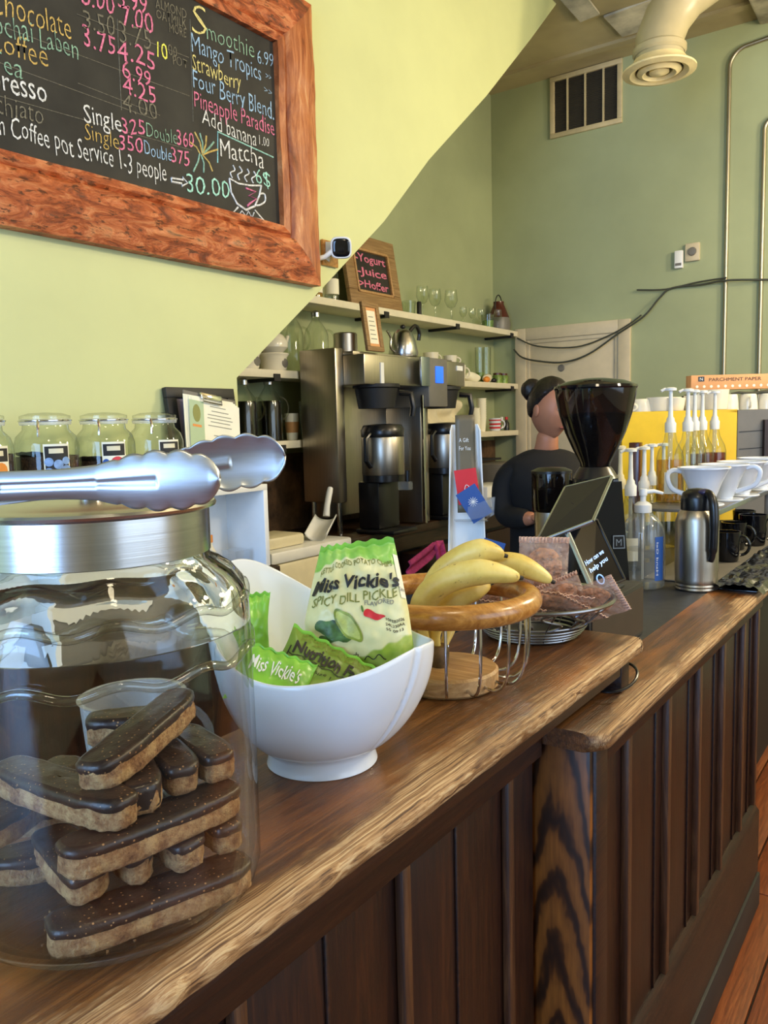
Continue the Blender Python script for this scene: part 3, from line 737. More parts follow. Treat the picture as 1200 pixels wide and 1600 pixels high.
def crumple(name, label, cat, c_, s_, mat, seed=0, amp=.3, u=14, v=9, freq=9):
    g = G().ball((0, 0, s_[2]), 1, s_, u, v)
    for q in g.bm.verts:
        q.co += noise.noise_vector(q.co * freq + V((seed, 0, seed))) * min(s_) * amp
        q.co.z = max(q.co.z, 0)
    o = g.ob(name, M[mat], loc=c_); tag(o, label, cat); return o
crumple('napkin_bundle', 'crumpled white packets lying beside the grey mug on the middle shelf', 'packets', (-2.58, 4.64, ZM), (.04, .09, .028), 'paper', 2, .8)
crumple('napkin_bundle', 'crumpled clear packets piled in front of the tall glass cylinders', 'packets', (-2.55, 4.80, ZM), (.03, .06, .03), 'shelf', 6, .8)
crumple('tangerine', 'small orange fruit lying on the middle shelf', 'fruit', (-2.53, 4.77, ZM), (.022, .03, .02), 'orangep', 6, .1)
crumple('black_pouch', 'small black pouch lying beside the orange fruit', 'pouch', (-2.53, 4.87, ZM), (.02, .03, .016), 'blackp', 3, .2)
tumbler('tall glass cylinder with green contents, left of the pair', (-2.61, 4.83, ZM), .032, .235, 1, .3, name='glass_cylinder')
tumbler('tall glass cylinder standing right of its twin on the middle shelf', (-2.61, 4.92, ZM), .032, .24, None, name='glass_cylinder')
for y_, lb in ((4.98, 'small jar of green contents with a red lid, left of two'), (5.07, 'small jar of green contents with a red lid at the shelf end')):
    t = root('spice_jar', lb, 'jar', (-2.56, y_, ZM))
    G().lathe([(0, 0), (.03, 0), (.032, .05), (.026, .058)], seg=20).ob('jar_body', M['greenliq'], t)
    G().lathe([(.028, 0), (.028, .014), (0, .015)], seg=20).ob('lid', M['brownjug'], t, loc=(0, 0, .056))

# lower shelf right
g = G()
def clothf(s, q):
    y = 4.02 + .42 * s; top = .20 + .04 * math.sin(s * 8) - .10 * max(0, s - .75) * 2
    x = -2.53 + .03 * math.sin(s * 17 + q * 3) * (1 - q * .3) + .02 * math.sin(q * 9)
    return V((x - q * .05, y + .05 * q * (s - .5), ZL + .004 + top * q - (0.0 if q > .02 else .0)))
g.grid(clothf, 40, 16)
o = g.ob('cloth_bag', M['cloth'], base=(-2.55, 4.2, ZL), thick=.006); tag(o, 'cream cloth bag slumped on the lowest shelf behind the brewer', 'bag')
for y_, n_, lb in ((4.77, 1, 'tall stack of white paper cups on the lowest shelf'), (4.70, 0, 'shorter leaning stack of white paper cups beside the tall stack')):
    t = root('paper_cup_stack', lb, 'cup stack', (-2.57, y_, ZL), rot=(0 if n_ else .12, 0, 0))
    for i in range(9 if n_ else 5):
        G().lathe([(.024, 0), (.031, .088), (.033, .088), (.033, .092)], seg=20).ob('paper_cup', M['paper'], t, loc=(0, 0, i * .0155))
t = mug('striped_mug', 'red and white striped mug on the lowest shelf', 'mug', (-2.57, 4.96, ZL), .042, .085, 'ceramic', ang=.7)
for i in range(3): G().lathe([(.038 + i * .001, .015 + i * .024), (.0405 + i * .0008, .027 + i * .024)], seg=28).ob('red_stripe', M['cardred'], t)
for y_, mt_, lb in ((5.06, 'glassg', 'small clear bottle right of the striped mug'), (5.13, 'blackp', 'small black bottle at the end of the lowest shelf')):
    t = root('small_bottle', lb, 'bottle', (-2.57, y_, ZL))
    G().lathe([(0, 0), (.02, 0), (.02, .05), (.008, .065), (.008, .075)], seg=16).ob('bottle_body', M[mt_], t)
    G().lathe([(.010, 0), (.010, .018), (0, .02)], seg=14).ob('cap', M['white'] if mt_ != 'blackp' else M['red'], t, loc=(0, 0, .074))

# ================================================================ BACK COUNTER UNDER THE SHELVES
t = root('back_counter', 'dark wooden back counter carrying the coffee brewer', 'counter', (-2.45, 3.4, 0))
G().box(-2.69, -2.2, 1.95, 5.15, .875, .915, .005).ob('counter_top', M['backwood'], t, w=1)
G().box(-2.69, -2.22, 1.95, 5.15, .80, .875).ob('apron_rail', M['backwood'], t, w=1)
G().box(-2.69, -2.26, 1.97, 5.13, .0, .80).ob('cabinet_body', M['blackm'], t, w=1)
for yy in (2.7, 3.45, 4.2):
    G().box(-2.262, -2.245, yy + .02, yy + .70, .06, .77, .004).ob('cabinet_door', M['darkwood'], t, w=1)
# sink let into the counter at the left
t = root('steel_sink', 'steel sink basin set at the left end of the dark back counter', 'sink', (-2.4, 2.45, .915))
g = G()
for a, b, c_, d_ in ((-.2, .17, -.27, -.25), (-.2, .17, .25, .27), (-.2, -.18, -.25, .25), (.15, .17, -.25, .25)): g.box(a, b, c_, d_, 0.0005, .012, .003)
g.ob('sink_rim', M['steel'], t)
G().lathe([(0, .002), (.1, .0015), (.14, .004)], seg=30).ob('basin', M['steelv'], t)
t = root('water_tap', 'chrome tap curving over the sink against the brown wall', 'tap', (-2.6, 2.55, .928))
G().tube(smooth_path([(0, 0, 0), (0, 0, .14), (.03, 0, .19), (.08, -.01, .18), (.10, -.02, .13)]), .011, 10).ob('spout', M['chrome'], t)
G().ball((.0, .0, .03), .024).ob('tap_knob', M['chrome'], t)
# white ice bin with scoop, standing in front of the counter end
t = root('ice_bin', 'white plastic ice bin with its lid ajar, in front of the sink', 'bin', (-2.08, 2.32, 0))
G().box(-2.19, -1.98, 2.10, 2.56, .02, .93, .015).ob('bin_body', M['cream'], t, w=1)
G().box(-2.19, -1.975, 2.095, 2.565, .93, .975, .01).ob('bin_lid', M['white'], t, w=1)
G().box(-2.18, -2.02, 2.12, 2.33, .9755, 1.02, .012).ob('lid_box', M['cream'], t, w=1)
t = root('ice_scoop', 'white ice scoop resting handle-up on the bin lid', 'scoop', (-2.05, 2.47, 1.0), rot=(.5, 0, .3))
G().grid(lambda a, b: V((.045 * math.cos(PI * a) , -.06 + .13 * b, .04 - .04 * math.sin(PI * a) * (1 - .3 * b))), 14, 8).ob('scoop_bowl', M['white'], t, thick=.003)
G().tube([(0, .07, .03), (0, .10, .06), (0, .15, .09), (0, .17, .10)], [.014, .012, .013, .011], 10).ob('scoop_handle', M['white'], t)
# pink cloth hanging on a dark drawer handle
t = root('pink_cloth', 'bright pink cloth draped over a dark rail below the back counter', 'cloth', (-2.1,3.282,0.8405))
pc = V(t.location)
def pk(s, q):
    a = pc; 
    if q < .5: return V((.03 * math.sin(s * 7) * .4 + .02, -.16 + q * .44 + 0.0 * s, .0 - .02 * s + (q - .5) * .12 - s * .055))
    return V((.02 + .012 * math.sin(s * 9), .06 + .09 * s + (q - .5) * .16, .0 - (q - .5) * .42 + .0 * s))
G().grid(pk, 14, 26).ob('cloth_sheet', M['pink'], t, thick=.004)
tag(G().box(-2.244, -2.14, 3.30, 3.56, .60, .785, .01).ob('storage_crate', M['darkwood'], base=(-2.19, 3.43, .60)), 'dark wooden crate sticking out below the back counter, under the pink cloth', 'crate')

# wall clutter below the lowest shelf, right of the brewer
t = root('pastry_bag', 'clear bag of brown pastries under the lowest shelf', 'bag', (-2.6,4.249,1.164))
for i in range(5): G().ball((.02 * (i % 2), -.10 + .055 * i, .03), .032, (.9, 1, .8), 12, 8).rough_up(.006, 40, i).ob('pastry', M['pastry'], t)
G().ball((.01, .01, .035), .1, (.55, 1.7, .5), 20, 12).rough_up(.012, 18).ob('bag_film', M['clearpl'], t)
tag(G().box(-2.69, -2.52, 4.30, 4.95, 1.165, 1.178, .002).ob('narrow_ledge', M['blackm'], base=(-2.6, 4.62, 1.165)), 'narrow black ledge on the brown wall below the lowest shelf', 'ledge')
t = root('bread_basket', 'brown bread in a clear bag on the ledge, seen left of the woman', 'bread', (-2.6, 4.63, 1.178))
G().ball((0, 0, .05), .09, (.7, 1.2, .55), 16, 10).rough_up(.014, 16).ob('loaf', M['pastry'], t)
crumple('towel_heap', 'heap of cream towels on the back counter right of the brewer', 'towels', (-2.52, 4.05, .915), (.09, .16, .10), 'cloth', 4, .55, 24, 14)
t = root('white_tub', 'white plastic tub with dark hand holes on the back counter', 'tub', (-2.33, 4.38, .915))
G().box(-.09, .09, -.16, .16, 0, .13, .012).ob('tub_body', M['white'], t)
for yy in (-.09, .03): G().box(.089, .093, yy, yy + .06, .085, .105, .004).ob('hand_hole', M['greym'], t)
t = root('appliance_box', 'grey boxy appliance on the back counter behind the card stand', 'appliance', (-2.45, 4.78, .915))
G().box(-.15, .15, -.18, .18, 0, .24, .02).ob('appliance_body', M['greym'], t)
G().box(.149, .154, -.14, .14, .03, .2, .01).ob('appliance_front', M['blackm'], t)

# ================================================================ COFFEE BREWER
br = root('coffee_brewer', 'twin steel and black coffee brewer standing on the back counter', 'coffee machine', (-2.38, 3.3, .915))
G().box(-2.485, -2.275, 2.87, 2.93, 1.07, 1.765, .006).ob('side_panel', M['steelv'], br, w=1)
G().box(-2.485, -2.40, 2.93, 3.80, .99, 1.745, .004).ob('back_panel', M['steelv'], br, w=1)
G().box(-2.40, -2.22, 2.93, 3.80, 1.735, 1.75, .003).ob('top_tray', M['steelv'], br, w=1)
G().box(-2.40, -2.16, 2.93, 3.50, 1.60, 1.735, .006).ob('brew_head', M['steelv'], br, w=1)
G().box(-2.40, -2.16, 3.58, 3.83, 1.61, 1.735, .006).ob('brew_head', M['steelv'], br, w=1)
G().box(-2.40, -2.13, 3.42, 3.60, 1.50, 1.74, .008).ob('control_tower', M['greym'], br, w=1)
G().box(-2.132, -2.122, 3.34, 3.42, 1.60, 1.74, .002).ob('silver_panel', M['silver'], br, w=1)
G().box(-2.131, -2.124, 3.48, 3.55, 1.618, 1.70, .002).ob('blue_display', M['lcd'], br, w=1)
G().box(-2.162, -2.155, 3.05, 3.075, 1.60, 1.70).ob('white_strip', M['white'], br, w=1)
G().box(-2.162, -2.155, 3.74, 3.80, 1.69, 1.715).ob('white_sticker', M['white'], br, w=1)
G().tube([(-2.45, 2.90, .918), (-2.45, 2.90, 1.07)], .012, 10).ob('leg', M['chrome'], br, w=1)
G().tube([(-2.30, 2.90, .918), (-2.30, 2.90, 1.07)], .012, 10).ob('leg', M['chrome'], br, w=1)
G().box(-2.17, -2.155, 3.40, 3.425, .925, 1.56, .003).ob('chrome_post', M['chrome'], br, w=1)
G().box(-2.40, -2.19, 3.43, 3.50, .925, 1.56, .004).ob('post_panel', M['steelv'], br, w=1)
for y_ in (3.10, 3.66):
    b_ = G().lathe([(.0, 0), (.085, 0), (.10, .09), (.11, .095), (.11, .11), (0, .11)], seg=32).ob('filter_basket', M['blackm'], br, loc=(.16, y_ - 3.3, 1.495 - .915))
    G().tube([(.08, .07, .07), (.125, .10, .065), (.135, .105, .0), (.13, .10, -.04)], [.014, .016, .014, .012], 8).ob('basket_handle', M['blackp'], b_)
def server(loc, label):
    s_ = root('coffee_server', label, 'coffee dispenser', loc)
    G().box(-.10, .12, -.10, .10, 0, .02, .008).ob('foot_plate', M['blackp'], s_)
    G().box(-.09, .03, -.085, .085, .02, .24, .01).ob('stand_back', M['blackp'], s_)
    G().lathe([(.0, .24), (.098, .24), (.098, .27), (.098, .27)], seg=36).ob('base_band', M['blackp'], s_)
    G().lathe([(.098, .27), (.1, .275), (.1, .44), (.098, .445)], seg=36).ob('steel_barrel', M['steelv'], s_)
    G().lathe([(.1, .445), (.102, .45), (.102, .48), (.09, .50), (.03, .505), (0, .505)], seg=36).ob('top_lid', M['blackp'], s_)
    G().tube([(-.0, -.102, .46), (.0, -.135, .44), (.0, -.135, .34), (.0, -.103, .31)], .011, 8).ob('side_handle', M['blackp'], s_)
    f_ = G().box(.09, .15, -.02, .02, .20, .24, .006).ob('faucet', M['clearpl'], s_)
    G().tube([(.135, 0, .24), (.135, 0, .29)], .01, 8).ob('faucet_lever', M['red' if 'red' in label else 'blackp'], f_)
    G().tube([(.15, 0, .26), (.15, 0, .44)], .005, 8).ob('sight_gauge', M['glass'], s_)
    return s_
s1 = server((-2.19, 3.10, .918), 'steel and black coffee dispenser under the left side of the brewer')
s2 = server((-2.21, 3.70, .918), 'coffee dispenser with a red tap lever, right half of the brewer')
for c_, lb in (((-2.085, 3.18, .9155), 'black drip tray below the left dispenser'), ((-2.09, 3.64, .9155), 'black drip tray below the right dispenser')):
    pass
t = root('picture_frame', 'small wooden frame with a yellowed note, on top of the brewer', 'frame', (-2.19, 3.06, 1.752), rot=(0, math.radians(-8), 0))
g = G()
for a, b, c_, d_ in ((-.065, .065, 0, .022), (-.065, .065, .20, .222), (-.065, -.04, .022, .2), (.04, .065, .022, .2)): g.box(-.008, .008, a, b, c_, d_, .002)
g.ob('frame', M['framewood'], t)
G().box(-.003, .002, -.04, .04, .02, .2).ob('note_paper', M['parch'], t)
G().box(.002, .003, -.032, .032, .035, .185).ob('note_face', M['paper'], t)
for i in range(6): G().box(.003, .0035, -.022, .022 - .004 * (i % 3), .055 + i * .02, .059 + i * .02).ob('text_line', M['inkgrey'], t)
t = root('steel_kettle', 'small steel kettle with a black handle, on the brewer top', 'kettle', (-2.29, 3.44, 1.752))
G().lathe([(0, 0), (.07, .002), (.075, .02), (.062, .08), (.048, .115), (.045, .12), (.03, .135), (0, .138)], seg=32).ob('kettle_body', M['steel'], t)
G().ball((0, 0, .15), .014, (1, 1, .8), 12, 8).ob('lid_knob', M['blackp'], t)
G().tube(smooth_path([(.01, .045, .13), (.02, .085, .16), (.02, .12, .13), (.015, .12, .09)]), .010, 8).ob('kettle_handle', M['blackp'], t)
G().tube(smooth_path([(0, -.06, .02), (0, -.11, .04), (0, -.11, .09), (0, -.14, .12)]), .006, 8).ob('spout', M['steel'], t)
t = root('steel_canister', 'low steel canister on the brewer top behind the little frame', 'canister', (-2.33, 3.02, 1.752))
G().lathe([(0, 0), (.055, 0), (.055, .085), (.05, .09), (0, .092)], seg=28).ob('canister_body', M['steelv'], t)

# ================================================================ MENU CHALKBOARD
bd = root('menu_chalkboard', 'large chalkboard menu in a thick flaking orange-brown wooden frame', 'chalkboard', (XL, 1.2, 1.898))
yl, yr, zb, zt = -0.55, 2.222, 1.898, 2.81
fwr = .172
def moulding(pa, pb, ia, ib, m_, side):
    """one frame member between outer edge pa-pb and inner edge ia-ib, rounded face"""
    pa, pb, ia, ib = V(pa), V(pb), V(ia), V(ib)
    def f(s, q):
        o_ = pa.lerp(pb, s); i_ = ia.lerp(ib, s); p_ = o_.lerp(i_, q)
        h_ = .038 + .016 * math.sin(PI * min(1, q * 1.15)) - (.012 if .80 < q < .86 else 0) - (.006 if q > .95 else 0)
        p_.x = XL + h_
        p_ += V((0, 1, 1)) * .0
        n_ = noise.noise(p_ * 6); n2 = noise.noise(p_ * 22)
        p_.x += .006 * n_ + .0022 * n2
        return p_
    g = G(); g.grid(f, 90, 22)
    # outer and inner edge faces back to the wall
    g.grid(lambda s, q: (lambda a: V((XL + (a.x - XL) * q, a.y, a.z)))(f(s, 0)), 90, 2)
    g.grid(lambda s, q: (lambda a: V((XL + .012 + (a.x - XL - .012) * q, a.y, a.z)))(f(s, 1)), 90, 2)
    g.ob('frame_member', m_, bd, w=1, ang=50)
moulding((0, yl, zb), (0, yr, zb), (0, yl + fwr, zb + fwr), (0, yr - fwr, zb + fwr), M['barn'], 0)
moulding((0, yl, zt), (0, yr, zt), (0, yl + fwr, zt - fwr), (0, yr - fwr, zt - fwr), M['barn'], 1)
moulding((0, yr, zb), (0, yr, zt), (0, yr - fwr, zb + fwr), (0, yr - fwr, zt - fwr), M['barnv'], 2)
moulding((0, yl, zb), (0, yl, zt), (0, yl + fwr, zb + fwr), (0, yl + fwr, zt - fwr), M['barnv'], 3)
G().box(XL, XL + .013, yl + fwr - .01, yr - fwr + .01, zb + fwr - .01, zt - fwr + .01).ob('slate', M['slate'], bd, w=1)
xt = XL + .0145
def chalk(s_, a, b, h, m_, bold=.006, wob=.05):
    a = V(a); b = V(b); sh_ = V((0, 0, 1))
    letter(s_, lambda s, t: a + (b - a) * s + sh_ * h * t, M[m_], bd, bold=bold * .6 - .012, wob=wob * 1.5)
CH = [
 ('Chocolate', (-1.836,1.101,2.376), (-1.835,1.308,2.39), .056, 'c_gold', .0),
 ('ochai Laben', (-1.835,1.107,2.334), (-1.835,1.323,2.345), .05, 'c_green', .0),
 ('Coffee', (-1.835,1.085,2.289), (-1.836,1.237,2.299), .052, 'c_gold', .0),
 ('Tea', (-1.835,1.088,2.25), (-1.835,1.169,2.248), .046, 'c_green', .0),
 ('Espresso', (-1.835,1.046,2.207), (-1.835,1.227,2.21), .05, 'c_white', .02),
 ('Machiato', (-1.835,1.038,2.151), (-1.835,1.213,2.159), .044, 'c_dim', .0),
 ('can Coffee pot Service 1-3 people', (-1.835,1.067,2.107), (-1.835,1.585,2.107), .048, 'c_white', .008),
 ('30.00', (-1.835,1.658,2.096), (-1.835,1.825,2.116), .050, 'c_aqua', .01),
 ('6.00', (-1.835,1.342,2.48), (-1.835,1.44,2.494), .05, 'c_pink', .015),
 ('5.99', (-1.835,1.452,2.522), (-1.835,1.551,2.535), .05, 'c_pink', .015),
 ('7.00', (-1.835,1.463,2.482), (-1.835,1.567,2.494), .05, 'c_pink', .015),
 ('3.50', (-1.835,1.344,2.428), (-1.835,1.44,2.439), .05, 'c_dim', .0),
 ('3.75', (-1.835,1.451,2.434), (-1.835,1.555,2.444), .05, 'c_dim', .0),
 ('3.75', (-1.835,1.342,2.385), (-1.835,1.438,2.391), .05, 'c_pink', .015),
 ('4.25', (-1.835,1.444,2.388), (-1.835,1.569,2.399), .05, 'c_pink', .015),
 ('6.99', (-1.835,1.457,2.346), (-1.835,1.551,2.348), .046, 'c_pink', .015),
 ('4.25', (-1.835,1.454,2.304), (-1.835,1.563,2.308), .046, 'c_pink', .015),
 ('4.00', (-1.835,1.453,2.262), (-1.835,1.565,2.265), .046, 'c_dim', .0),
 ('10', (-1.835,1.576,2.436), (-1.835,1.612,2.439), .042, 'c_bright', .02),
 ('00', (-1.835,1.616,2.457), (-1.835,1.647,2.458), .028, 'c_dim', .0),
 ('POT', (-1.835,1.63,2.437), (-1.835,1.683,2.44), .024, 'c_dim', .0),
 ('ALMOND', (-1.835,1.579,2.564), (-1.835,1.688,2.576), .026, 'c_dim', .0),
 ('OATMILK', (-1.835,1.579,2.538), (-1.835,1.686,2.548), .026, 'c_dim', .0),
 ('MORE', (-1.835,1.624,2.517), (-1.835,1.684,2.522), .026, 'c_dim', .0),
 ('Single', (-1.835,1.33,2.199), (-1.835,1.442,2.202), .044, 'c_white', .012),
 ('325', (-1.835,1.445,2.204), (-1.835,1.518,2.211), .040, 'c_pink', .015),
 ('Double', (-1.835,1.524,2.214), (-1.835,1.631,2.219), .038, 'c_green', -.004),
 ('360', (-1.835,1.631,2.218), (-1.835,1.693,2.223), .040, 'c_pink', .015),
 ('Single', (-1.835,1.329,2.157), (-1.835,1.431,2.159), .040, 'c_gold', -.004),
 ('350', (-1.835,1.433,2.158), (-1.835,1.51,2.165), .040, 'c_pink', .015),
 ('Double', (-1.835,1.514,2.165), (-1.835,1.607,2.167), .036, 'c_blue', .004),
 ('375', (-1.835,1.607,2.165), (-1.835,1.673,2.17), .040, 'c_pink', .015),
 ('S', (-1.835,1.712,2.549), (-1.835,1.763,2.555), .082, 'c_yellow', -.004),
 ('moothie', (-1.835,1.763,2.548), (-1.835,1.959,2.56), .050, 'c_green', -.004),
 ('6.99', (-1.835,1.973,2.553), (-1.836,2.049,2.561), .042, 'c_blue', .0),
 ('Mango Tropics', (-1.835,1.704,2.494), (-1.836,1.99,2.501), .050, 'c_blue', .006),
 ('>>', (-1.835,2.008,2.515), (-1.835,2.035,2.515), .02, 'c_blue', .0),
 ('>>', (-1.835,2,2.47), (-1.835,2.035,2.469), .02, 'c_blue', .0),
 ('Strawberry', (-1.835,1.703,2.445), (-1.836,1.897,2.444), .048, 'c_yellow', .008),
 ('Four Berry Blend.', (-1.835,1.702,2.396), (-1.835,2.04,2.4), .052, 'c_blue', .008),
 ('Pineapple Paradise', (-1.835,1.703,2.342), (-1.835,2.04,2.351), .050, 'c_pink', .008),
 ('Add banana', (-1.835,1.73,2.303), (-1.835,1.955,2.296), .044, 'c_white', .006),
 ('1.00', (-1.835,1.967,2.305), (-1.835,2.013,2.309), .030, 'c_white', .0),
 ('Matcha', (-1.835,1.796,2.232), (-1.835,1.983,2.239), .052, 'c_white', .008),
 ('6$', (-1.835,1.945,2.183), (-1.835,2.012,2.184), .044, 'c_aqua', .008),
]
for s_, a, b, h, m_, bo in CH: chalk(s_, a, b, h, m_, bo)
def stroke(pts, m_, r=.0022, nm='chalk_line'):
    G().tube([V(q) + V((.0005, 0, 0)) for q in pts], r, 5).ob(nm, M[m_], bd, w=1)
stroke([(-1.837,1.785,2.207), (-1.837,1.791,2.297), (-1.837,2.031,2.282)], 'c_aqua')
# coffee-cup doodle with steam
stroke([(-1.837,1.83,2.172), (-1.837,1.835,2.133), (-1.837,1.858,2.104), (-1.836,1.895,2.092), (-1.837,1.936,2.112), (-1.837,1.958,2.148), (-1.837,1.969,2.181)], 'c_white', .0035)
stroke([(-1.837,1.83,2.172), (-1.836,1.867,2.165), (-1.836,1.917,2.17), (-1.837,1.969,2.181)], 'c_white', .003)
stroke(smooth_path([(-1.837,1.961,2.154), (-1.837,1.982,2.158), (-1.837,1.984,2.137), (-1.836,1.959,2.12), (-1.837,1.942,2.115)]), 'c_white', .003)
stroke([(-1.837,1.862,2.094), (-1.837,1.836,2.07), (-1.837,1.974,2.076), (-1.837,1.935,2.1)], 'c_white', .003)
for a_ in (0, 9, 18, 27):
    pass
stroke([(-1.837,1.866,2.072), (-1.837,1.878,2.087), (-1.836,1.894,2.073), (-1.837,1.906,2.091), (-1.837,1.922,2.074), (-1.837,1.932,2.092)], 'c_white', .002)
stroke(smooth_path([(-1.837,1.843,2.176), (-1.837,1.836,2.19), (-1.837,1.855,2.202), (-1.837,1.848,2.215)]), 'c_white', .0022)
stroke(smooth_path([(-1.837,1.873,2.177), (-1.836,1.866,2.191), (-1.837,1.886,2.205), (-1.837,1.875,2.218)]), 'c_white', .0022)
stroke(smooth_path([(-1.837,1.906,2.179), (-1.837,1.896,2.192), (-1.837,1.916,2.206), (-1.836,1.909,2.218)]), 'c_white', .0022)
stroke(smooth_path([(-1.837,1.934,2.181), (-1.837,1.927,2.193), (-1.836,1.945,2.207), (-1.837,1.937,2.217)]), 'c_white', .0022)
stroke([(-1.836,1.899,2.158), (-1.836,1.941,2.156), (-1.836,1.909,2.137), (-1.836,1.943,2.135), (-1.836,1.913,2.115), (-1.837,1.902,2.105)], 'c_pink', .0035)
stroke([(-1.837,1.605,2.123), (-1.837,1.647,2.127), (-1.837,1.645,2.134), (-1.837,1.663,2.122), (-1.837,1.641,2.109), (-1.837,1.641,2.116), (-1.837,1.604,2.113), (-1.837,1.605,2.123)], 'c_white', .003)
# olive leaf spray doodle
for q in (((-1.837,1.725,2.215), (-1.837,1.699,2.272)), ((-1.837,1.725,2.215), (-1.837,1.719,2.274)), ((-1.837,1.725,2.215), (-1.837,1.744,2.273)), ((-1.837,1.725,2.215), (-1.837,1.773,2.263)), ((-1.837,1.725,2.215), (-1.837,1.787,2.245)), ((-1.837,1.715,2.216), (-1.837,1.678,2.239)), ((-1.837,1.715,2.216), (-1.837,1.687,2.159)), ((-1.837,1.725,2.215), (-1.837,1.762,2.177)), ((-1.837,1.72,2.214), (-1.837,1.727,2.165))):
    a_, b_ = V(q[0]), V(q[1]); mid = (a_ + b_) / 2 + V((0, .006, .004))
    stroke([a_, mid, b_], 'c_green' if random.random() < .4 else 'c_gold', .0028, 'chalk_leaf')
# faint ruled lines
for q in (((-1.837,1.121,2.352), (-1.837,1.687,2.367)), ((-1.836,1.328,2.454), (-1.837,1.691,2.473)), ((-1.837,1.108,2.194), (-1.837,1.686,2.218)), ((-1.837,1.319,2.288), (-1.837,1.575,2.283)), ((-1.837,1.703,2.58), (-1.837,1.696,2.3)), ((-1.837,1.45,2.487), (-1.837,1.447,2.26)), ((-1.837,1.114,2.269), (-1.837,1.552,2.267))):
    stroke(q, 'c_dim', .0009, 'ruled_line')

# ---------------------------------------------------------------- security camera on its plate
t = root('wall_plate', 'small honey-coloured wall plate with a torn white patch beside the menu frame', 'wall plate', (XL, 2.313, 1.98))
G().box(0, .012, -.043, .043, 0, .088, .003).ob('plate', M['bamboo'], t)
g = G().prism([(.0125, -.03, .02), (.0125, -.012, .014), (.0125, .0, .05), (.0125, .004, .085), (.0125, -.028, .08)], (.002, 0, 0))
g.ob('white_patch', M['white'], t)
cp = V((-1.78,2.299,2.034))
t = root('security_camera', 'white security camera with a black face, mounted beside the menu frame', 'camera', tuple(cp))
vd = (V((0, 0, 1.45)) - cp).normalized(); q_ = vd.to_track_quat('Z', 'Y').to_matrix().to_4x4()
def sq(r_, z_, n_=40): return [V((r_ * math.copysign(abs(math.cos(2 * PI * i / n_)) ** .55, math.cos(2 * PI * i / n_)), r_ * math.copysign(abs(math.sin(2 * PI * i / n_)) ** .55, math.sin(2 * PI * i / n_)), z_)) for i in range(n_)]
def sqloft(levels):
    g = G(); rr = [[g.bm.verts.new(p_) for p_ in sq(*l)] for l in levels]
    for a_, b_ in zip(rr, rr[1:]):
        for i in range(40): g.bm.faces.new((a_[i], a_[(i + 1) % 40], b_[(i + 1) % 40], b_[i]))
    g.bm.faces.new(rr[0][::-1]); g.bm.faces.new(rr[-1]); return g
sqloft([(.016, -.052), (.030, -.042), (.036, -.02), (.037, 0), (.0365, .010), (.034, .014), (.031, .014)]).ob('camera_housing', M['white'], t).rotation_euler = q_.to_euler()
sqloft([(.0305, .010), (.0305, .0145), (.028, .0165), (.02, .0168)]).ob('camera_face', M['blackg'], t).rotation_euler = q_.to_euler()
lo_ = G().lathe([(.011, .0), (.011, .002), (.0, .003)], c=(0, -.006, .0165), seg=18).ob('lens', M['screen'], t); lo_.rotation_euler = q_.to_euler()
G().tube([(-.02, -.02, -.01), (-.045, -.035, -.03), (-.058, -.05, -.035)], .009, 10).ob('bracket', M['white'], t)

# ---------------------------------------------------------------- side counter, white cabinet, tea jars, clipboard
t = root('side_counter', 'dark brown side counter along the pale wall, below the tea jars', 'counter', (-1.7, 0.6, 0))
G().box(-1.84, -1.57, -.6, 1.70, .995, 1.028, .004).ob('counter_top', M['backwood'], t, w=1)
G().box(-1.84, -1.60, -.6, 1.68, 0, .995).ob('cabinet_body', M['darkwood'], t, w=1)
t = root('white_cabinet', 'open white wall cabinet carrying the tea jars, its end panel facing the bar', 'cabinet', (-1.72, 1.1, 1.029))
G().box(-1.845, -1.59, .2, 1.68, 1.245, 1.262, .001).ob('top_board', M['white'], t, w=1)
G().box(-1.845, -1.59, 1.663, 1.68, 1.029, 1.245, .001).ob('end_panel', M['white'], t, w=1)
G().box(-1.845, -1.59, .2, .217, 1.029, 1.245, .001).ob('end_panel', M['white'], t, w=1)
G().box(-1.75, -1.74, .217, 1.663, 1.029, 1.245).ob('back_board', M['white'], t, w=1)
G().box(-1.74, -1.59, 1.0, 1.015, 1.029, 1.245).ob('divider', M['white'], t, w=1)
t = root('small_bottle', 'little amber-capped bottle inside the white cabinet', 'bottle', (-1.69, 1.545, 1.029))
G().lathe([(0, 0), (.018, 0), (.018, .05), (.008, .07), (.008, .08)], seg=18).ob('bottle_body', M['cream'], t)
G().lathe([(.010, 0), (.010, .02), (0, .022)], seg=14).ob('cap', M['orangep'], t, loc=(0, 0, .078))
t = root('clear_tray', 'small clear plastic box inside the white cabinet', 'box', (-1.66, 1.615, 1.029))
G().lathe([(0, 0), (.034, 0), (.04, .05), (.038, .05), (.032, .004), (0, .004)], seg=4, mat=Matrix.Rotation(PI / 4, 4, 'Z')).ob('tray_body', M['clearpl'], t, ang=20)

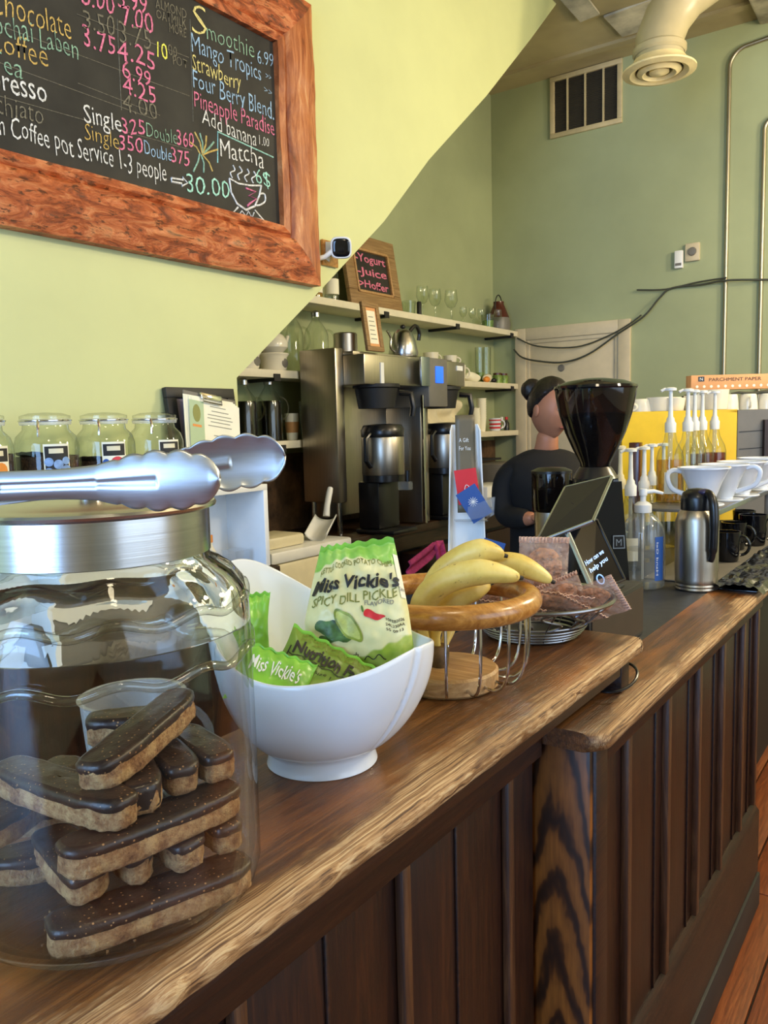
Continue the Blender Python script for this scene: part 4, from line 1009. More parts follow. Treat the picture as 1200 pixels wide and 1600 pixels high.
def patch(c_, r, a0, a1, z0_, z1_, n=14):
    return lambda s, q: V((c_[0] + r * math.cos(a0 + (a1 - a0) * s), c_[1] + r * math.sin(a0 + (a1 - a0) * s), z0_ + (z1_ - z0_) * q))
def curved_disc(g, r, a, z, ry, rz, n=14):
    c_ = g.bm.verts.new((r * math.cos(a), r * math.sin(a), z)); vs = []
    for i in range(n):
        th_ = 2 * PI * i / n; aa = a + ry * math.cos(th_) / r
        vs.append(g.bm.verts.new((r * math.cos(aa), r * math.sin(aa), z + rz * math.sin(th_))))
    for i in range(n): g.bm.faces.new((c_, vs[i], vs[(i + 1) % n]))
def tea_jar(y_, fill, kind, label):
    t = root('tea_jar', label, 'jar', (-1.722, y_, 1.2625))
    R_ = .071
    G().lathe([(0, .002), (R_, .002), (R_, .13), (R_ * .92, .15), (R_ * .72, .165), (R_ * .70, .178)], seg=36).ob('jar_glass', M['glassg'], t)
    G().lathe([(R_ * .78, .176), (R_ * .80, .182), (R_ * .78, .189), (R_ * .72, .19)], seg=36).ob('rubber_seal', M['milkyp'], t)
    G().lathe([(R_ * .78, .190), (R_ * .78, .197), (R_ * .5, .203), (0, .205)], seg=36).ob('glass_lid', M['glass'], t)
    G().tube([(R_ * .8 * math.cos(a), R_ * .8 * math.sin(a), .186) for a in [2 * PI * i / 24 for i in range(24)]], .0022, 6, closed=True).ob('wire_bail', M['chrome'], t)
    G().tube([(R_ * .55, -R_ * .62, .186), (R_ * .72, -R_ * .72, .17), (R_ * .70, -R_ * .72, .15)], .003, 6).ob('wire_clasp', M['chrome'], t)
    def top(s, q):
        a = 2 * PI * s; rr = (R_ - .003) * q
        return V((rr * math.cos(a), rr * math.sin(a), fill + .012 * math.cos(a + 1.2) * q + .004 * noise.noise(V((rr * 60 * math.cos(a), rr * 60 * math.sin(a), y_)))))
    g = G().grid(top, 30, 6, cu=True).lathe([(R_ - .003, fill + .0), (R_ - .003, .004), (0, .004)], seg=30)
    g.ob('loose_tea', M['tea'], t)
    ca = math.atan2(-(y_), 1.722) + (.0 if kind == 0 else .28 if kind < 3 else .5)
    if kind:
        hw = .40
        lb = G().grid(patch((0, 0), R_ + .001, ca - hw, ca + hw, .045, .133), 14, 2).ob('paper_label', M['paper'], t)
        G().grid(patch((0, 0), R_ + .0016, ca - hw + .04, ca + hw - .04, .100 if kind > 1 else .050, .128), 14, 2).ob('label_print', M['blackm'], lb)
        G().grid(patch((0, 0), R_ + .002, ca - hw * .6, ca + hw * .5, .112, .123), 8, 1).ob('label_title', M['cream'], lb)
        if kind == 1:
            g = G()
            for dx, z_, r_ in ((-.018, .078, .010), (.002, .072, .011), (.019, .08, .009), (-.019, .055, .010), (.0, .052, .009), (.019, .058, .012), (-.01, .04, .007), (.012, .041, .007)): curved_disc(g, R_ + .0022, ca + dx / R_, z_ + .015, r_, r_)
            g.ob('blueberry_print', plain('blueberry_print', (120, 150, 190), .5, var=.2, scale=60), lb)
        else:
            g = G(); curved_disc(g, R_ + .0022, ca + .006 / R_, .081, .017, .017); g.ob('fruit_print', M['cardred'] if kind == 2 else M['orangep'], lb)
            g = G(); curved_disc(g, R_ + .0024, ca - .010 / R_, .061, .012, .012); g.ob('fruit_print', M['yellow'], lb)
            g = G(); curved_disc(g, R_ + .0020, ca - .02 / R_, .081, .009, .012); g.ob('leaf_print', M['navy'] if kind == 2 else M['greenliq'], lb)
    return t
tea_jar(.93, .115, 3, 'glass tea jar cut off by the left edge of the photo')
tea_jar(1.092, .105, 1, 'glass tea jar with the blueberry label')
tea_jar(1.250, .088, 2, 'glass tea jar with the red and yellow fruit label, middle of the jars')
tea_jar(1.405, .060, 3, 'glass tea jar with the orange-edged label, beside the clipboard')

t = root('certificate_frame', 'black picture frame leaning on the pale wall behind the clipboard', 'frame', (-1.80, 1.672, 1.2625), rot=(0, math.radians(-8), 0))
g = G()
for a, b, c_, d_ in ((-.135, .13, 0, .03), (-.135, .13, .25, .28), (-.135, -.10, .03, .25), (.10, .13, .03, .25)): g.box(-.008, .01, a, b, c_, d_, .002)
g.ob('frame', M['blackm'], t)
G().box(-.006, .0, -.10, .10, .03, .25).ob('mount', plain('lavender_mount', (150, 140, 165), .7), t)
t = root('clipboard', 'clipboard with a stack of printed white sheets in front of the black frame', 'clipboard', (-1.745, 1.627, 1.2625), rot=(math.radians(-9), math.radians(-10), 0))
G().box(-.004, .0, -.10, .10, 0, .262, .002).ob('backing_board', M['greym'], t)
for i in range(4):
    o = G().box(.001 + i * .0016, .002 + i * .0016, -.096 + .004 * i, .094 + .002 * i, .002, .252 - .003 * i).ob('paper_sheet', M['paper'], t, rot=(.03 * (1 - i * .6), 0, 0))
fs = root
g = G().box(.0075, .008, -.088, -.035, .02, .235); sheet = g.ob('green_column', M['papergreen'], t)
g = G(); gm_ = .0082
g.prism([(gm_, -.062 + .014 * math.cos(a), .198 + .026 * math.sin(a)) for a in [2 * PI * i / 16 for i in range(16)]], (.0003, 0, 0)).ob('leaf_emblem', M['inkgreen'], t)
G().box(.0082, .0086, -.078, -.046, .158, .165).ob('emblem_band', M['orangep'], t)
G().box(.0082, .0086, -.08, -.05, .07, .095).ob('white_panel', M['paper'], t)
G().box(.0087, .0089, -.078, -.052, .072, .078).ob('text_line', M['inkgrey'], t)
for i, (a, b, z_) in enumerate(((-.01, .05, .225), (-.005, .06, .212), (-.02, .07, .200), (-.022, .075, .190), (-.01, .065, .180), (-.02, .07, .168), (.0, .025, .14), (.03, .07, .145), (.02, .075, .122), (.045, .07, .1), (.0, .03, .05), (.04, .075, .045))):
    G().box(.0075, .0078, a, b, z_, z_ + .0022).ob('text_line', M['inkgrey'], t)
G().prism([(.0075, .015 + .010 * math.cos(a), .06 + .012 * math.sin(a)) for a in [2 * PI * i / 12 for i in range(12)]], (.0003, 0, 0)).ob('small_emblem', M['inkgreen'], t)
G().box(.0, .012, -.045, .035, .243, .262, .003).ob('metal_clip', M['chrome'], t)
G().tube([(.012, -.04, .247), (.014, -.04, .235), (.014, .03, .235), (.012, .03, .247)], .0025, 6).ob('clip_wire', M['chrome'], t)
t = root('gold_triangle_card', 'small gold triangular card standing right of the clipboard', 'card', (-1.62, 1.625, 1.2625))
G().prism([(0, -.022, 0), (0, .022, 0), (0, 0, .048)], (-.004, 0, 0)).ob('card', M['diff'], t)
G().prism([(.0005, -.014, .005), (.0005, .014, .005), (.0005, 0, .034)], (.0008, 0, 0)).ob('card_centre', M['c_gold'], t)

# ================================================================ THE WOMAN BEHIND THE COUNTER
def skin_obj(verts, edges, radii, sub=2):
    me = bpy.data.meshes.new('tmp'); me.from_pydata([tuple(v) for v in verts], edges, [])
    o = bpy.data.objects.new('tmp', me); COL.objects.link(o)
    sk = o.modifiers.new('s', 'SKIN'); sk.use_smooth_shade = True
    for i, r in enumerate(radii):
        r = r if isinstance(r, tuple) else (r, r)
        me.skin_vertices[0].data[i].radius = r
        me.skin_vertices[0].data[i].use_root = (i == 0)
    ss = o.modifiers.new('u', 'SUBSURF'); ss.levels = sub; ss.render_levels = sub
    dg = bpy.context.evaluated_depsgraph_get(); dg.update()
    me2 = bpy.data.meshes.new_from_object(o.evaluated_get(dg))
    bpy.data.objects.remove(o)
    return me2
def chain(vs, es, rs, pts, radii, start=None):
    prev = start
    for p_, r in zip(pts, radii):
        vs.append(V(p_)); rs.append(r)
        if prev is not None: es.append((prev, len(vs) - 1))
        prev = len(vs) - 1
    return prev
person = root('person', 'woman in a black long-sleeved top, dark hair in a bun, working behind the grinder', 'person', (-1.33, 3.0, 0), rot=(0, 0, 0))
# local frame: fwd = towards the customers, right = image right
Fd = V((.574, -.811, 0)); Rd = V((.817, .575, 0))
def B(r_, f_, z_): return Rd * r_ + Fd * f_ + V((0, 0, z_))
ZS = 1.28
vs, es, rs = [], [], []
pel = chain(vs, es, rs, [B(0, 0, .86)], [(.15, .11)])
chst = chain(vs, es, rs, [B(0, 0, .98), B(0, .005, 1.10), B(0, .0, 1.21)], [(.125, .10), (.13, .105), (.13, .095)], pel)
nk = chain(vs, es, rs, [B(0, .0, 1.285), B(.0, .012, 1.335), B(.005, .022, 1.385)], [(.058, .05), .044, .048], chst)
for sgn in (-1, 1):
    sh_ = chain(vs, es, rs, [B(sgn * .115, -.005, 1.245), B(sgn * .165, -.01, 1.20)], [.042, .042], chst)
    if sgn < 0: hand = chain(vs, es, rs, [B(-.178, .0, 1.10), B(-.165, .03, 1.045), B(-.12, .12, 1.045), B(-.075, .17, 1.055)], [.044, .043, .034, .024], sh_)
    else: hand2 = chain(vs, es, rs, [B(.195, .0, 1.08), B(.20, .03, 1.00), B(.19, .15, 1.03), B(.17, .24, 1.04)], [.044, .042, .034, .024], sh_)
    chain(vs, es, rs, [B(sgn * .08, 0, .76), B(sgn * .09, .01, .48), B(sgn * .09, -.01, .12), B(sgn * .09, .06, .045), B(sgn * .09, .13, .035)], [(.085, .085), .06, .042, .04, .03], pel)
body = skin_obj(vs, es, rs, 2)
bo = bpy.data.objects.new('body', body); COL.objects.link(bo); bo.parent = person; body.materials.clear(); body.materials.append(M['skin'])
# hands with five fingers
def hand_mesh(w0, d, side, name):
    d = V(d).normalized(); up = V((0, 0, 1)); lat = d.cross(up).normalized() * side
    hv, he, hr = [], [], []
    c0 = chain(hv, he, hr, [V(w0) - d * .02, V(w0) + d * .03, V(w0) + d * .06], [(.022, .016), (.032, .016), (.034, .014)])
    for k_ in range(4):
        off = (k_ - 1.5) * .019; L_ = (.030, .036, .034, .026)[k_]
        b_ = V(w0) + d * .07 + lat * off
        chain(hv, he, hr, [b_, b_ + d * L_ - up * .006, b_ + d * (L_ * 1.6) - up * .024], [.0095, .0085, .007], c0)
    b_ = V(w0) + d * .02 - lat * .034
    chain(hv, he, hr, [b_, b_ + d * .028 - lat * .014 - up * .006, b_ + d * .05 - lat * .012 - up * .014], [.011, .010, .008], c0 - 1)
    me_ = skin_obj(hv, he, hr, 1); me_.materials.clear(); me_.materials.append(M['skin'])
    ho = bpy.data.objects.new(name, me_); COL.objects.link(ho); ho.parent = person
hand_mesh(B(-.075, .17, 1.055), B(.75, .65, -.12), 1, 'hand')
hand_mesh(B(.17, .24, 1.04), B(-.3, .95, -.1), -1, 'hand')
# shirt: torso and sleeves slightly larger than the body
vs2 = [v for v in vs]; keep = []
sv, se_, sr = [], [], []
p0 = chain(sv, se_, sr, [B(0, 0, .80), B(0, 0, .92), B(0, .0, 1.03), B(0, .008, 1.13), B(0, .0, 1.215), B(0, -.002, 1.262), B(0, .0, 1.312)], [(.175, .135), (.160, .130), (.160, .135), (.172, .150), (.170, .135), (.125, .10), (.072, .066)])
c3 = 4
for sgn in (-1, 1):
    a_ = chain(sv, se_, sr, [B(sgn * .115, -.005, 1.235), B(sgn * .158, -.01, 1.195)], [.076, .066], c3)
    if sgn < 0: chain(sv, se_, sr, [B(-.178, .0, 1.10), B(-.165, .03, 1.045), B(-.12, .115, 1.047), B(-.09, .155, 1.053)], [.050, .050, .042, .034], a_)
    else: chain(sv, se_, sr, [B(.20, .0, 1.08), B(.205, .03, 1.0), B(.193, .14, 1.03), B(.178, .21, 1.037)], [.062, .058, .048, .038], a_)
sm = skin_obj(sv, se_, sr, 2); sm.materials.clear(); sm.materials.append(M['shirt'])
so = bpy.data.objects.new('shirt', sm); COL.objects.link(so); so.parent = person
tv, te, tr_ = [], [], []
p0 = chain(tv, te, tr_, [B(0, 0, .84)], [(.165, .125)])
for sgn in (-1, 1): chain(tv, te, tr_, [B(sgn * .085, 0, .74), B(sgn * .09, .01, .48), B(sgn * .09, -.01, .10)], [.10, .078, .06], p0)
tm = skin_obj(tv, te, tr_, 1); tm.materials.clear(); tm.materials.append(M['apron'])
to = bpy.data.objects.new('trousers', tm); COL.objects.link(to); to.parent = person
# head turned to image right, tipped down a little
hc = B(.012, .035, 1.462)
hd = (Fd * .84 + Rd * .54).normalized()
Hm = Matrix((( -hd.cross(V((0,0,1))).x, hd.x, 0), (-hd.cross(V((0,0,1))).y, hd.y, 0), (0, 0, 1))).to_4x4()   # local +Y = face
Hm = Matrix.Translation(hc) @ Hm @ Matrix.Rotation(-.12, 4, 'X')
def hf(co):
    x, y, z = co
    k_ = max(0, -z) / .115
    x *= 1 - .30 * k_ ** 1.5; y *= 1 - .10 * k_
    if y > 0:
        z2 = z + .012
        y += .020 * math.exp(-(x / .013) ** 2) * math.exp(-((z2 + .012) / .018) ** 2)      # nose
        y += .008 * math.exp(-(x / .009) ** 2) * math.exp(-((z2 - .012) / .022) ** 2)
        y -= .009 * (math.exp(-((abs(x) - .030) / .014) ** 2)) * math.exp(-((z2 - .018) / .012) ** 2)  # sockets
        y += .006 * math.exp(-(x / .02) ** 2) * math.exp(-((z2 + .052) / .008) ** 2)      # lips
        y += .008 * math.exp(-(x / .02) ** 2) * math.exp(-((z2 + .09) / .014) ** 2)       # chin
    return V((x, y, z))
g = G().ball((0, 0, 0), 1, (.072, .092, .112), 48, 36, hf)
g.ob('head', M['skin'], person).matrix_local = Hm
def hpart(g_, nm, m_): g_.ob(nm, M[m_], person).matrix_local = Hm
for sgn in (-1, 1):
    hpart(G().ball((sgn * .028, .077, .008), .010, (1.3, .6, .7), 14, 10), 'eye', 'white')
    hpart(G().ball((sgn * .028, .0825, .008), .005, (1, .5, 1), 10, 8), 'iris', 'hair')
    hpart(G().tube([(sgn * .014, .085, .030), (sgn * .028, .085, .034), (sgn * .044, .074, .028)], .003, 6), 'eyebrow', 'hair')
    hpart(G().ball((sgn * .073, -.005, -.005), .022, (.3, .7, 1.1), 14, 10), 'ear', 'skin')
hpart(G().tube([(-.022, .078, -.063), (0, .088, -.061), (.022, .078, -.063)], [.003, .006, .003], 8), 'mouth', 'lip')
def hairf(co):
    x, y, z = co
    if y > -.004 + .80 * z:                    # keep the face clear of hair
        k_ = min(1, (y - (-.004 + .80 * z)) / .012)
        x *= 1 - .25 * k_; y = y * (1 - .25 * k_); z *= 1 - .12 * k_
    if z < -.045: k_ = min(1, (-.045 - z) / .03); x *= 1 - .5 * k_; y *= 1 - .35 * k_
    return V((x, y, z))
hpart(G().ball((0, -.006, .014), 1, (.080, .098, .114), 56, 44, hairf).rough_up(.0016, 40), 'hair', 'hair')
hpart(G().ball((-.012, -.100, .068), 1, (.046, .042, .044), 22, 16).rough_up(.004, 45), 'hair_bun', 'hair')

# ================================================================ FRONT BAR
BZ = 1.04
bar = root('raised_bar', 'raised wooden bar top in the foreground, worn bare along its customer edge', 'bar counter', (-.433, -.6, BZ - .032))
g = G()
def edge_x(y): return 0.0 + .0022 * noise.noise(V((y * 9, 0, 0))) + .0014 * noise.noise(V((y * 40, 3, 0)))
prof = [(-.30, .0), (-.30, .032), (-.20, .032), (-.10, .032), (-.05, .032), (-.02, .032), (-.008, .0305), (-.002, .026), (.0, .018), (-.002, .008), (-.010, .0)]
def bf(s, q):
    i = min(int(q * (len(prof) - 1) + 1e-6), len(prof) - 1); x_, z_ = prof[i]
    y_ = s * 1.985
    k_ = 1 if x_ > -.03 else 0
    dz = .0016 * noise.noise(V((y_ * 30, x_ * 100, 5))) if k_ and z_ > .02 else 0
    return V((x_ + k_ * edge_x(y_), y_ - (.012 if i > 6 and s > .999 else 0), z_ + dz))
g.grid(bf, 360, len(prof) - 1)
g.bm.verts.ensure_lookup_table()
nv = len(prof)
g.bm.faces.new([g.bm.verts[i] for i in range(nv)]); g.bm.faces.new([g.bm.verts[360 * nv + i] for i in range(nv)])
g.ob('bar_board', M['bartop'], bar, ang=50)
G().box(-.71, -.452, -.6, 1.32, .985, BZ - .032, .002).ob('support_rail', M['railwood'], bar, w=1)
G().box(-.50, -.452, 1.325, 1.365, .954, BZ - .033, .002).ob('support_block', M['railwood'], bar, w=1)
# bar front: panels and battens, each its own piece
bf_ = root('bar_front', 'dark panelled bar front below the raised bar top', 'bar front', (-.52, -.6, 0))
G().box(-.66, -.53, -.6, 1.12, 0, .984).ob('carcass', M['darkwood'], bf_, w=1)
G().box(-.53, -.505, -.6, 1.12, .905, .984, .003).ob('top_rail', M['railwood'], bf_, w=1)
G().box(-.53, -.505, -.6, 1.12, 0, .12, .004).ob('bottom_rail', M['railwood'], bf_, w=1)
ys = [-.34, -.07, .20, .475, .746, 1.019]
pr = [-.6] + ys + [1.12]
for a, b in zip(pr, pr[1:]): G().box(-.531, -.521, a + .002, b - .002, .12, .905, .001).ob('panel', M['darkwood'], bf_, loc=(0, 0, 0), w=1)
for y_ in ys: G().box(-.521, -.508, y_ - .009, y_ + .009, .12, .905, .003).ob('batten', M['batten'], bf_, w=1)
for y_ in (.93, .66, .39): G().box(-.521, -.517, y_ - .055, y_ - .05, .12, .905, .001).ob('panel_bead', M['railwood'], bf_, w=1)

CZ = .953
lc = root('lower_counter', 'long lower service counter with a charcoal top and a worn wooden edge', 'counter', (-.7, 1.14, 0))
# wooden edge strip with a rounded nose and end
g = G()
pl_ = [(-.10, .0), (-.10, .03), (-.02, .0305), (.008, .03), (.018, .026), (.022, .015), (.018, .004), (.008, .0)]
def lf(s, q):
    i = min(int(q * (len(pl_) - 1) + 1e-6), len(pl_) - 1); x_, z_ = pl_[i]
    y_ = s * 2.9
    return V((x_ - (.02 * (1 - min(1, y_ / .03)) ** 2 if x_ > 0 else 0) + (.0012 * noise.noise(V((y_ * 12, 1, 0))) if x_ > 0 else 0), y_, z_))
g.grid(lf, 240, len(pl_) - 1); g.bm.verts.ensure_lookup_table(); nv = len(pl_)
g.bm.faces.new([g.bm.verts[i] for i in range(nv)]); g.bm.faces.new([g.bm.verts[240 * nv + i] for i in range(nv)])
g.ob('wooden_edge', M['strip'], lc, loc=(-.43 + .7, 1.125 - 1.14, .9225), ang=50)
G().box(-.66, -.512, 1.125, 1.24, .9225, .9525, .004).ob('end_board', M['strip'], lc, w=1)
G().box(-1.10, -.505, 1.15, 4.0, .925, CZ - .0015, .001).ob('laminate_top', M['ctop'], lc, w=1)
G().box(-1.08, -.47, 1.15, 2.42, .0, .925).ob('carcass', M['darkwood'], lc, w=1)
G().box(-1.08, -.62, 2.42, 4.0, .0, .925).ob('recessed_carcass', M['blackm'], lc, w=1)
# end board (with bold grain) facing the viewer
G().box(-.54, -.435, 1.136, 1.150, .0, .923, .002).ob('end_panel', M['cathedral'], lc, w=1)
G().box(-.452, -.430, 1.150, 1.20, .0, .923, .002).ob('corner_post', M['railwood'], lc, w=1)
G().box(-.455, -.430, 1.20, 2.44, .885, .923, .003).ob('top_rail', M['railwood'], lc, w=1)
g = G().prism([(-.455, 1.15, .10), (-.427, 1.15, .10), (-.427, 1.15, .285), (-.446, 1.15, .31), (-.455, 1.15, .31)], (0, 1.29, 0)); g.ob('bottom_rail', M['railwood'], lc, w=1)
G().box(-.455, -.42, 1.14, 2.44, .0, .10, .004).ob('plinth', M['blackm'], lc, w=1)
ys = [1.323, 1.558, 1.79, 2.011, 2.235, 2.415]
pr = [1.20] + ys
for a, b in zip(pr, pr[1:]): G().box(-.462, -.448, a + .002, b - .002, .30, .885, .001).ob('panel', M['darkwood'], lc, w=1)
for y_ in ys: G().box(-.449, -.434, y_ - .010, y_ + .010, .31, .885, .003).ob('batten', M['batten'], lc, w=1)
for a, b in zip(ys, ys[1:]): G().box(-.449, -.444, b - .060, b - .055, .31, .885, .001).ob('panel_bead', M['railwood'], lc, w=1)
t = root('cable_loop', 'black cable loop poking out under the end of the raised bar', 'cable', (-.47, 1.35, .962))
G().tube([(.035 * math.sin(a) + .005, .05 * math.cos(a) - .02, .018 + .012 * math.cos(a)) for a in [2 * PI * i / 26 for i in range(25)]], .0026, 8).ob('loop', M['blackp'], t)

# ================================================================ BISCOTTI JAR
JC = V((-.561, .391, BZ + .0005))
jar = root('cookie_jar', 'big glass jar with a brushed steel lid, filled with biscotti, in the left foreground', 'jar', tuple(JC))
def rib(s_):
    return s_
RO = .1205
outer = [(0, .0), (.085, .0), (.108, .003), (.117, .010), (RO, .022), (RO, .05), (RO + .0005, .12), (RO, .225)]
inner = [(.1165, .225), (.117, .12), (.1165, .03), (.112, .014), (.098, .008), (0, .007)]
G().lathe(outer + inner, seg=96).ob('jar_body', M['glass'], jar, ang=60)
def shoulder(s, q):
    a = 2 * PI * s
    pr_ = [(RO, .225), (.1205, .240), (.117, .254), (.108, .266), (.098, .273), (.0905, .278), (.089, .292), (.083, .292), (.084, .279), (.092, .268), (.103, .260), (.110, .250), (.1135, .240), (.1165, .225)]
    i = min(int(q * (len(pr_) - 1) + 1e-6), len(pr_) - 1); r_, z_ = pr_[i]
    w_ = 1 + .012 * math.cos(a * 12) * math.exp(-((z_ - .255) / .016) ** 2)
    return V((r_ * w_ * math.cos(a), r_ * w_ * math.sin(a), z_ + .0015 * math.cos(a * 12) * (1 if .24 < z_ < .275 else 0)))
G().grid(shoulder, 144, 13, cu=True).ob('jar_shoulder', M['glassr'], jar, ang=80)
for z_, r_ in ((.246, .1185), (.205, RO + .0006)):
    G().tube([((r_ + .0012 * math.cos(a * 12)) * math.cos(a), (r_ + .0012 * math.cos(a * 12)) * math.sin(a), z_ + .0035 * math.cos(a * 12)) for a in [2 * PI * i / 144 for i in range(144)]], .0035, 8, closed=True).ob('moulded_ridge', M['glassd'], jar, ang=80)
lid = root
LZ = .283
l_ = G().lathe([(.0905, LZ), (.0912, LZ + .0005), (.0912, LZ + .034), (.0965, LZ + .036), (.0972, LZ + .038), (.096, LZ + .040), (.090, LZ + .039), (.075, LZ + .0415), (.05, LZ + .044), (.02, LZ + .045), (0, LZ + .045)], seg=96).ob('steel_lid', M['steel'], jar)
G().lathe([(0, 0), (.010, 0), (.0085, .006), (.011, .010), (.008, .013), (0, .014)], seg=24).ob('lid_knob', M['chrome'], l_, loc=(0, 0, LZ + .0445))

# clear measuring cup seen through the jar
t = root('measuring_cup', 'clear plastic measuring cup with a loop handle, behind the biscotti jar', 'measuring cup', (-.690, .515, BZ + .0005))
G().lathe([(0, 0), (.040, 0), (.044, .004), (.052, .105), (.055, .108), (.050, .108), (.042, .006), (0, .004)], seg=36).ob('cup_wall', M['milkyp'], t)
G().tube(handle_pts(.049, .03, .095, .030, ang=.6), .0045, 8).ob('handle', M['clearpl'], t)

# biscotti: D-shaped slices, baked crumb below and chocolate above
def biscotto_meshes(L_, W_, seed, h=.0190, ch=.0055, drip=0.0):
    def outline(s, off=0):
        # long slice, one long edge straight, the ends rounded
        a = 2 * PI * s
        x_ = (L_ / 2 + off) * math.copysign(abs(math.cos(a)) ** .42, math.cos(a))
        y_ = (W_ / 2 + off) * math.copysign(abs(math.sin(a)) ** .55, math.sin(a))
        y_ += .10 * W_ * (math.cos(a) ** 2)
        return x_, y_
    g = G(); n_ = 84
    levels = [(0, -.002), (.002, 0), (h * .35, .0005), (h * .7, .0004), (h, 0)]
    def f(s, q):
        i = min(int(q * 4 + 1e-6), 4); z_, o_ = levels[i]
        x_, y_ = outline(s, o_)
        p_ = V((x_, y_, z_)); nn = noise.noise_vector(p_ * 150 + V((seed, 0, 0))) * .0018 + noise.noise_vector(p_ * 45 + V((seed, 9, 0))) * .0018
        nn.z *= .5
        return p_ + nn
    g.grid(f, n_, 4, cu=True)
    g.bm.verts.ensure_lookup_table()
    g.bm.faces.new([g.bm.verts[i * 5] for i in range(n_)][::-1]); g.bm.faces.new([g.bm.verts[i * 5 + 4] for i in range(n_)])
    g2 = G()
    lv = [(h - .0035, .0004), (h - .001, .0014), (h + ch * .5, .0012), (h + ch * .85, -.0005), (h + ch, -.003)]
    def f2(s, q):
        i = min(int(q * 4 + 1e-6), 4); z_, o_ = lv[i]
        x_, y_ = outline(s, o_)
        p_ = V((x_, y_, z_))
        if i == 0: z_ -= .003 * noise.noise(V((x_ * 60 + seed, y_ * 60, 3))) + drip * (.5 + .5 * math.sin(x_ * 200 + y_ * 90))
        return V((x_, y_, z_)) + noise.noise_vector(p_ * 60 + V((seed, 4, 0))) * .0007
    g2.grid(f2, n_, 4, cu=True)
    # top surface with fan rings
    def f3(s, q):
        x_, y_ = outline(s, -.003)
        k_ = 1 - q * .97
        p_ = V((x_ * k_, y_ * k_, h + ch))
        p_.z += .0012 * noise.noise(p_ * 70 + V((seed, 0, 0))) * (1 - k_ * .2) * (1 if q > 0 else 0) + .0006 * q
        return p_ + (noise.noise_vector(V((x_, y_, lv[4][0])) * 60 + V((seed, 4, 0))) * .0007 if q == 0 else V((0, 0, 0)))
    g2.grid(f3, n_, 6, cu=True)
    return g, g2
def biscotto(label, a, b, z, W_=.034, seed=0, tilt=0.0, flip=1, L=None, drip=0.0, pitch=0.0):
    a = V((a[0], a[1], 0)); b = V((b[0], b[1], 0)); mid = (a + b) / 2; d = b - a
    L_ = L or d.length
    t = root('biscotto', label, 'biscotti', (mid.x, mid.y, z), group='chocolate-topped biscotti in the jar')
    t.rotation_mode = 'XYZ'; t.rotation_euler = (tilt, pitch, math.atan2(d.y, d.x))
    g, g2 = biscotto_meshes(L_, W_, seed, drip=drip)
    g.ob('crumb', M['crumb'], t, ang=70); g2.ob('chocolate_top', M['choc'], t, ang=80)
    return t
zj = BZ + .0085
q1 = .0262
BIS = [
 ('long biscotto lying at the very bottom front of the jar', (-.515, .302), (-.462, .448), 0, .036, None),
 ('biscotto on the jar floor at the left, mostly hidden', (-.640, .330), (-.560, .470), 0, .036, None),
 ('biscotto end on the second layer, leftmost of the stubs facing out', (-.508, .335), (-.60, .36), 1, .034, None),
 ('narrow biscotto stub on the second layer between two wider ends', (-.497, .372), (-.59, .395), 1, .026, None),
 ('biscotto end on the second layer, third from the left', (-.478, .406), (-.585, .430), 1, .032, None),
 ('biscotto end on the second layer at the right glass wall', (-.472, .442), (-.57, .466), 1, .030, None),
 ('biscotto resting at the left on the second layer', (-.655, .36), (-.60, .46), 1, .034, None),
 ('long biscotto crossing the middle of the jar, third layer', (-.513, .315), (-.487, .462), 2, .036, None),
 ('biscotto on the third layer at the left wall of the jar', (-.60, .300), (-.655, .42), 2, .036, None),
 ('biscotto with chocolate running down its end, fourth layer', (-.497, .378), (-.60, .43), 3, .032, None),
 ('biscotto end on the fourth layer, second from the right', (-.497, .418), (-.585, .455), 3, .030, None),
 ('biscotto end on the fourth layer touching the right glass', (-.490, .452), (-.575, .478), 3, .030, None),
 ('long biscotto at the left front of the fourth layer', (-.640, .345), (-.492, .355), 3, .034, None),
 ('topmost biscotto, slanting up to the right across the pile', (-.522, .350), (-.560, .478), 4.15, .034, None),
 ('biscotto behind the topmost one, its tip pointing left', (-.60, .40), (-.545, .455), 4.05, .034, None),
]
for i, (lb, a, b, ly, W_, L_) in enumerate(BIS):
    biscotto(lb, a, b, zj + q1 * ly, W_, seed=i * 3.7, drip=(.012 if 'running' in lb else 0), tilt=(-.04 if ly > 4 else 0), pitch=(-.13 if ly > 4.1 else 0))
g = G()
for i in range(26):
    a = random.uniform(-1.9, .2); r_ = random.uniform(.055, .105)
    g.box(-.0009, .0009, -.0007, .0007, 0, .0011, mat=Matrix.Translation((JC.x + r_ * math.cos(a), JC.y + r_ * math.sin(a), zj - .0005)) @ Matrix.Rotation(i, 4, 'Z'))
o = g.ob('crumbs', M['crumb'], base=(JC.x, JC.y, zj)); tag(o, 'scattered pale crumbs on the floor of the biscotti jar', 'crumbs'); o['kind'] = 'stuff'

